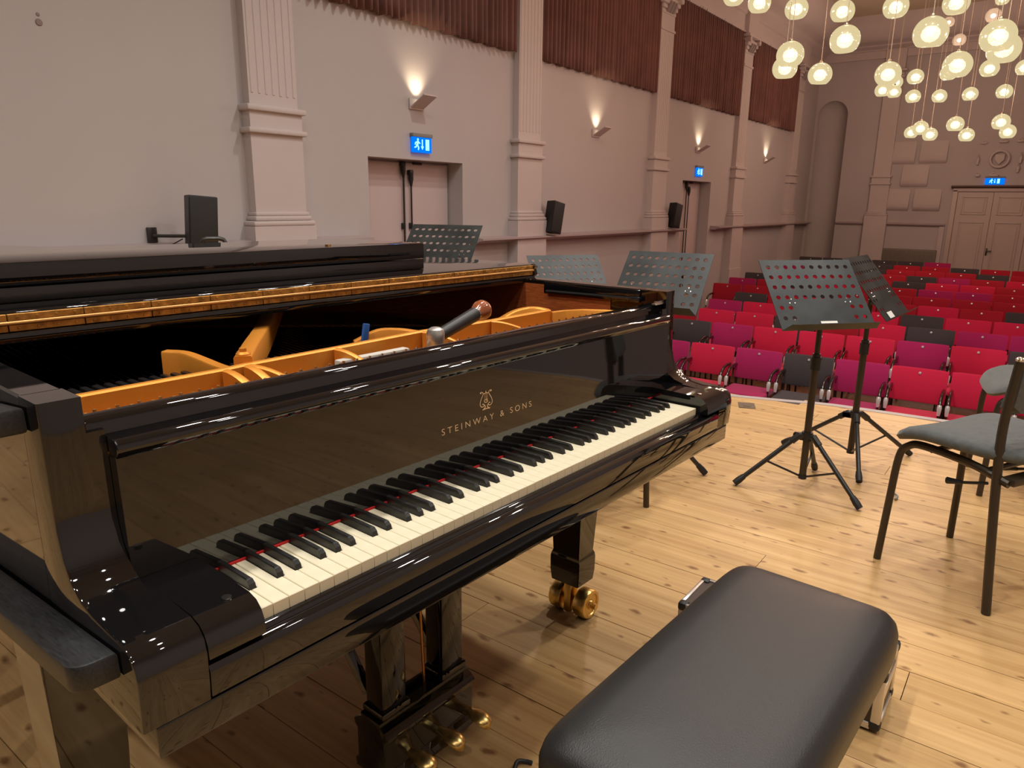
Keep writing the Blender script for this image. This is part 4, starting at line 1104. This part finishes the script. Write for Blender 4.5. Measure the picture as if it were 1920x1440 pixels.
make_chair('stacking_chair', 'grey stacking chair mostly hidden behind the treble end of the piano', (2.066, 0.761, 0), math.atan2(-0.5, 0.86) - PI / 2)

# music stands
def make_stand(label, base, zc, psi, tau, feet, labeltag, W_=0.57, H_=0.345, pole_bottom=0.05, shift=(0, 0)):
    bx, by = base
    t = thing('music_stand', label, 'music stand', (bx, by, 0), 0, 'perforated music stands')
    n = Vector((math.cos(psi), math.sin(psi), 0)); u = Vector((0, 0, math.cos(tau))) - n * math.sin(tau); nf = (u.cross(Vector((0, 0, 1)).cross(n))).normalized()
    r = u.cross(n).normalized()
    face = r.cross(u).normalized()
    if face.dot(n) < 0: face = -face
    c = Vector((shift[0], shift[1], zc)) + face * 0.02
    def W(a, h, f=0.0): return c + r * a + u * h + face * f
    # perforated plate: cells with octagonal holes
    bm = bmesh.new()
    NX, NY = 10, 6
    mx, mt_, mb = 0.012, 0.012, 0.030
    cw = (W_ - 2 * mx) / NX; chh = (H_ - mt_ - mb) / NY
    vc = {}
    def V_(a, h):
        k = (round(a, 5), round(h, 5))
        if k not in vc: vc[k] = bm.verts.new(W(a, h))
        return vc[k]
    def cell(a0, h0, a1, h1, hole):
        if not hole:
            bm.faces.new((V_(a0, h0), V_(a1, h0), V_(a1, h1), V_(a0, h1))); return
        ca, ch_ = (a0 + a1) / 2, (h0 + h1) / 2; rad = 0.0100; K = 16
        hv = [bm.verts.new(W(ca + rad * math.cos(2 * PI * (k + 0.5) / K - 3 * PI / 4 - PI / K), ch_ + rad * math.sin(2 * PI * (k + 0.5) / K - 3 * PI / 4 - PI / K))) for k in range(K)]
        cor = [V_(a0, h0), V_(a1, h0), V_(a1, h1), V_(a0, h1)]
        for s in range(4):
            a = cor[s]; bq = cor[(s + 1) % 4]
            ks = [(s * 4 + j) % K for j in range(5)]
            for j in range(4):
                if j < 2: bm.faces.new((a, hv[ks[j + 1]], hv[ks[j]]))
                else: bm.faces.new((bq, hv[ks[j + 1]], hv[ks[j]]))
            bm.faces.new((a, bq, hv[ks[2]]))
    xs = [-W_ / 2] + [-W_ / 2 + mx + cw * i for i in range(NX + 1)] + [W_ / 2]
    hs = [-H_ / 2] + [-H_ / 2 + mb + chh * i for i in range(NY + 1)] + [H_ / 2]
    for i in range(len(xs) - 1):
        for j in range(len(hs) - 1):
            hole = 1 <= i <= NX and 1 <= j <= NY and (j > 2 or i in (1, 2, NX - 1, NX))
            cell(xs[i], hs[j], xs[i + 1], hs[j + 1], hole)
    bmesh.ops.recalc_face_normals(bm, faces=bm.faces[:])
    me = bpy.data.meshes.new('desk_plate'); bm.to_mesh(me); bm.free(); me.materials.append(PLATE)
    o = inst('desk_plate', me, t); md = o.modifiers.new('thickness', 'SOLIDIFY'); md.thickness = 0.0025; md.offset = 0
    # lower ledge
    b = MB()
    q = [W(-W_ / 2, -H_ / 2, 0.0), W(W_ / 2, -H_ / 2, 0.0), W(W_ / 2 - 0.02, -H_ / 2 - 0.003, 0.052), W(-W_ / 2 + 0.02, -H_ / 2 - 0.003, 0.052)]
    q2 = [p - u * 0.003 for p in q]
    V1 = [b.bm.verts.new(p) for p in q]; V2 = [b.bm.verts.new(p) for p in q2]
    b.bm.faces.new(V1); b.bm.faces.new(V2[::-1])
    for k in range(4): b.bm.faces.new((V1[k], V1[(k + 1) % 4], V2[(k + 1) % 4], V2[k]))
    b.obj('ledge', PLATE, t)
    if labeltag is not None:
        b = MB(); a = labeltag
        q = [W(a - 0.038, -H_ / 2 + 0.004, 0.0032), W(a + 0.038, -H_ / 2 + 0.004, 0.0032), W(a + 0.038, -H_ / 2 + 0.036, 0.0032), W(a - 0.038, -H_ / 2 + 0.036, 0.0032)]
        q2 = [p + face * 0.001 for p in q]
        V1 = [b.bm.verts.new(p) for p in q]; V2 = [b.bm.verts.new(p) for p in q2]
        b.bm.faces.new(V1[::-1]); b.bm.faces.new(V2)
        for k in range(4): b.bm.faces.new((V1[k], V1[(k + 1) % 4], V2[(k + 1) % 4], V2[k]))
        b.obj('paper_label', WHITE, t)
    # bracket and rivets
    b = MB()
    for a in (-0.13, 0.13):
        for k in range(3):
            p = W(a + (0.012, -0.012, 0.0)[k], -0.045 + (0, 0, 0.018)[k], 0.001); b.lathe([(0, 0), (0.004, 0), (0.003, 0.0015), (0, 0.002)], tuple(p), tuple(face), 8)
    b.obj('rivets', STEEL, t)
    b = MB(); p0 = W(0, 0, -0.004)
    b.tube([W(-0.14, -0.04, -0.012), W(0.14, -0.04, -0.012)], 0.010, 8); b.tube([W(0, -0.04, -0.012), Vector((0, 0, zc - 0.07))], 0.014, 10); b.obj('tilt_bracket', BLACKMET, t)
    zt = zc - 0.05
    b = MB(); b.tube([(0, 0, 0.56), (0, 0, zt)], 0.0115, 12); b.obj('upper_pole', BROWNMET, t)
    b = MB(); b.tube([(0, 0, pole_bottom), (0, 0, 0.575)], 0.0155, 14); b.obj('pole', BROWNMET, t)
    b = MB(); b.tube([(0, 0, 0.545), (0, 0, 0.60)], 0.021, 14); b.tube([(0, 0, 0.60), (0, 0, 0.615)], 0.017, 14); b.tube([(0.018, 0, 0.585), (0.045, 0, 0.585)], 0.007, 8); b.lathe([(0, 0), (0.012, 0), (0.012, 0.01), (0, 0.012)], (0.045, 0, 0.585), (1, 0, 0), 10); b.obj('clamp_collar', BLACKPL, t)
    b = MB(); b.tube([(0, 0, 0.225), (0, 0, 0.262)], 0.024, 14)
    for fx, fy in feet:
        d = Vector((fx - bx, fy - by, 0)).normalized(); b.box((-0.012, 0.0, 0.222), (0.012, 0.058, 0.25), 0.004)
        for v in list(b.bm.verts)[-56:]: pass
    b.obj('hub', BLACKPL, t)
    b2 = MB(); b2.tube([(0, 0, pole_bottom - 0.006), (0, 0, pole_bottom + 0.012)], 0.018, 14); b2.obj('pole_shoe', BLACKPL, t)
    for fx, fy in feet:
        d = Vector((fx - bx, fy - by, 0)); L = d.length; d.normalize()
        top = d * 0.035 + Vector((0, 0, 0.245)); foot = d * L + Vector((0, 0, 0.013))
        b = MB(); b.tube([d * 0.012 + Vector((0, 0, 0.243)), top, top + (foot - top) * 0.12], 0.0155, 10); b.tube([top, foot], 0.0105, 10); l = b.obj('leg', BLACKMET, t)
        fd = (foot - top).normalized()
        b = MB(); b.tube([foot - fd * 0.05, foot - fd * 0.02, foot + fd * 0.004], [0.0125, 0.0155, 0.014], 12); b.obj('rubber_foot', BLACKPL, l)
        mid_ = top + (foot - top) * 0.52
        b = MB(); b.tube([d * 0.014 + Vector((0, 0, pole_bottom + 0.006)), mid_], 0.005, 6); b.obj('brace', BLACKMET, t)
    return t
RD = math.radians
make_stand('black perforated music stand with white label, in front, right of the piano', (2.765, 0.030), 0.862, RD(229), RD(41), ((2.60, 0.275), (2.654, -0.234), (3.026, 0.04)), 0.005, 0.434, 0.345, 0.05, (-0.03, 0.03))
make_stand('black perforated music stand turned sideways, right behind the front labelled stand', (3.27, -0.062), 0.858, RD(266), RD(40), ((2.976, -0.167), (3.548, -0.288), (3.316, 0.275)), -0.09, 0.40, 0.34)
make_stand('perforated music stand beyond the treble end of the piano', (2.512, 0.652), 0.885, RD(188), RD(46), ((2.631, 0.43), (2.67, 0.93), (2.22, 0.62)), None, 0.39, 0.345)
make_stand('perforated music stand behind the piano lid, just above its right front corner', (3.02, 1.46), 0.805, RD(236), RD(44), ((2.86, 1.70), (2.92, 1.20), (3.30, 1.47)), None, 0.44, 0.335)
make_stand('perforated music stand furthest left, behind the music desk on the lid', (2.32, 1.80), 0.985, RD(203), RD(52), ((2.49, 1.57), (2.51, 2.02), (2.03, 1.79)), None, 0.38, 0.36)

# black bent tube stand behind the piano
t = thing('tube_stand', 'bent black tube stand behind the piano lid, below the far left loudspeaker', 'stand', (1.92, 3.33, 0), 0)
b = MB(); b.tube([(0, 0, 0.0), (0, 0, 0.975), (0.008, -0.004, 0.993), (0.025, -0.012, 1.0), (0.085, -0.045, 1.0), (0.105, -0.057, 0.993), (0.62, -0.34, 0.0)], 0.013, 8); b.obj('bent_tube', BLACKMET, t)
b = MB(); b.tube([(-0.2, 0, 0.013), (0.2, 0, 0.013)], 0.013, 8); b.tube([(0.42, -0.34, 0.013), (0.82, -0.34, 0.013)], 0.013, 8); b.obj('foot_bar', BLACKMET, t)

# black wooden rails of a rack standing beside the bass end of the piano
def rack():
    o = hall(-0.18, 0.30)
    t = thing('wooden_rack', 'black painted wooden rack with rounded rail ends beside the bass end of the piano', 'rack', (o[0], o[1], 0), PZ)
    def rail(y0, z0, y1, z1, w=0.046, th=0.031):
        b = MB(); d = Vector((0, y1 - y0, z1 - z0)); L = d.length; rows = []
        ang = math.atan2(d.z, d.y)
        prof = []
        n = 10
        pts = [(0, -w), (0, 0.0)]
        b.prism([(-w, L), (-w, 0.022)] + [(-w + 0.022 - 0.022 * math.cos(a), 0.022 - 0.022 * math.sin(a)) for a in [PI / 2 * k / 6 for k in range(1, 7)]] + [(0.0, 0.0), (0.0, L)], 'z', -th, 0, 0.004)
        Rm = Matrix.Rotation(ang, 3, 'X')
        for v in b.bm.verts: v.co = Rm @ v.co + Vector((0.023, y0, z0))
        b.obj('rail', mat('worn_black_wood', (0.016, 0.016, 0.017), 0.42, spec=0.5, var=0.5, vscale=10, stretch=(40, 1.5, 40)), t)
    rail(-0.285, 0.752, 0.95, 0.620); rail(-0.10, 0.993, 0.95, 0.880)
    for y in (0.58, 0.90):
        b = MB(); b.box((-0.018, y - 0.02, 0.0), (0.012, y + 0.02, 0.86), 0.003); b.obj('leg', LACQ_DARK, t)
rack()
# floor things
o = MB(); o.box((-0.055, -0.05, 0.0), (0.055, 0.05, 0.003)); o.box((-0.025, -0.02, 0.003), (0.025, 0.02, 0.005)); o.box((0.055, -0.05, 0.0), (0.075, 0.05, 0.002))
tag(o.obj('floor_socket', HATCHM, loc=(3.95, 0.69, 0.0), rot=(0, 0, 0.4)), 'dark metal floor socket plate let into the stage near its front edge', 'floor socket')
b = MB(); b.tube(smooth_path([(-0.035, 0, 0.004), (0.0, -0.004, 0.006), (0.02, 0.006, 0.006), (0.035, 0.02, 0.005)], 4), 0.0045, 6)
tag(b.obj('plastic_clip', GREYPL, loc=(2.90, -0.335, 0.002)), 'small grey clip lying on the floor behind the nearest chair leg', 'clip')
b = MB(); b.tube(smooth_path([(-0.02, 0, 0.006), (0.0, 0.006, 0.010), (0.015, -0.006, 0.006), (0.02, -0.02, 0.006)], 4), 0.005, 8)
tag(b.obj('cable_end', BLACKPL, loc=(0.655, 0.06, 0.0)), 'short black cable end on the floor beside the pedals', 'cable')

b = MB(); b.lathe([(0, 0), (0.022, 0), (0.018, 0.006), (0, 0.008)], n=12); b.lathe([(0, 0), (0.012, 0), (0.010, 0.004), (0, 0.005)], (0.0, 0.045, 0), n=10)
tag(b.obj('wall_plug', mat('wall_mark', (0.27, 0.21, 0.20), 0.8), loc=(1.684, WY, 2.276), rot=(PI / 2, 0, 0)), 'small dark plug in the wall high at the far left', 'wall plug')
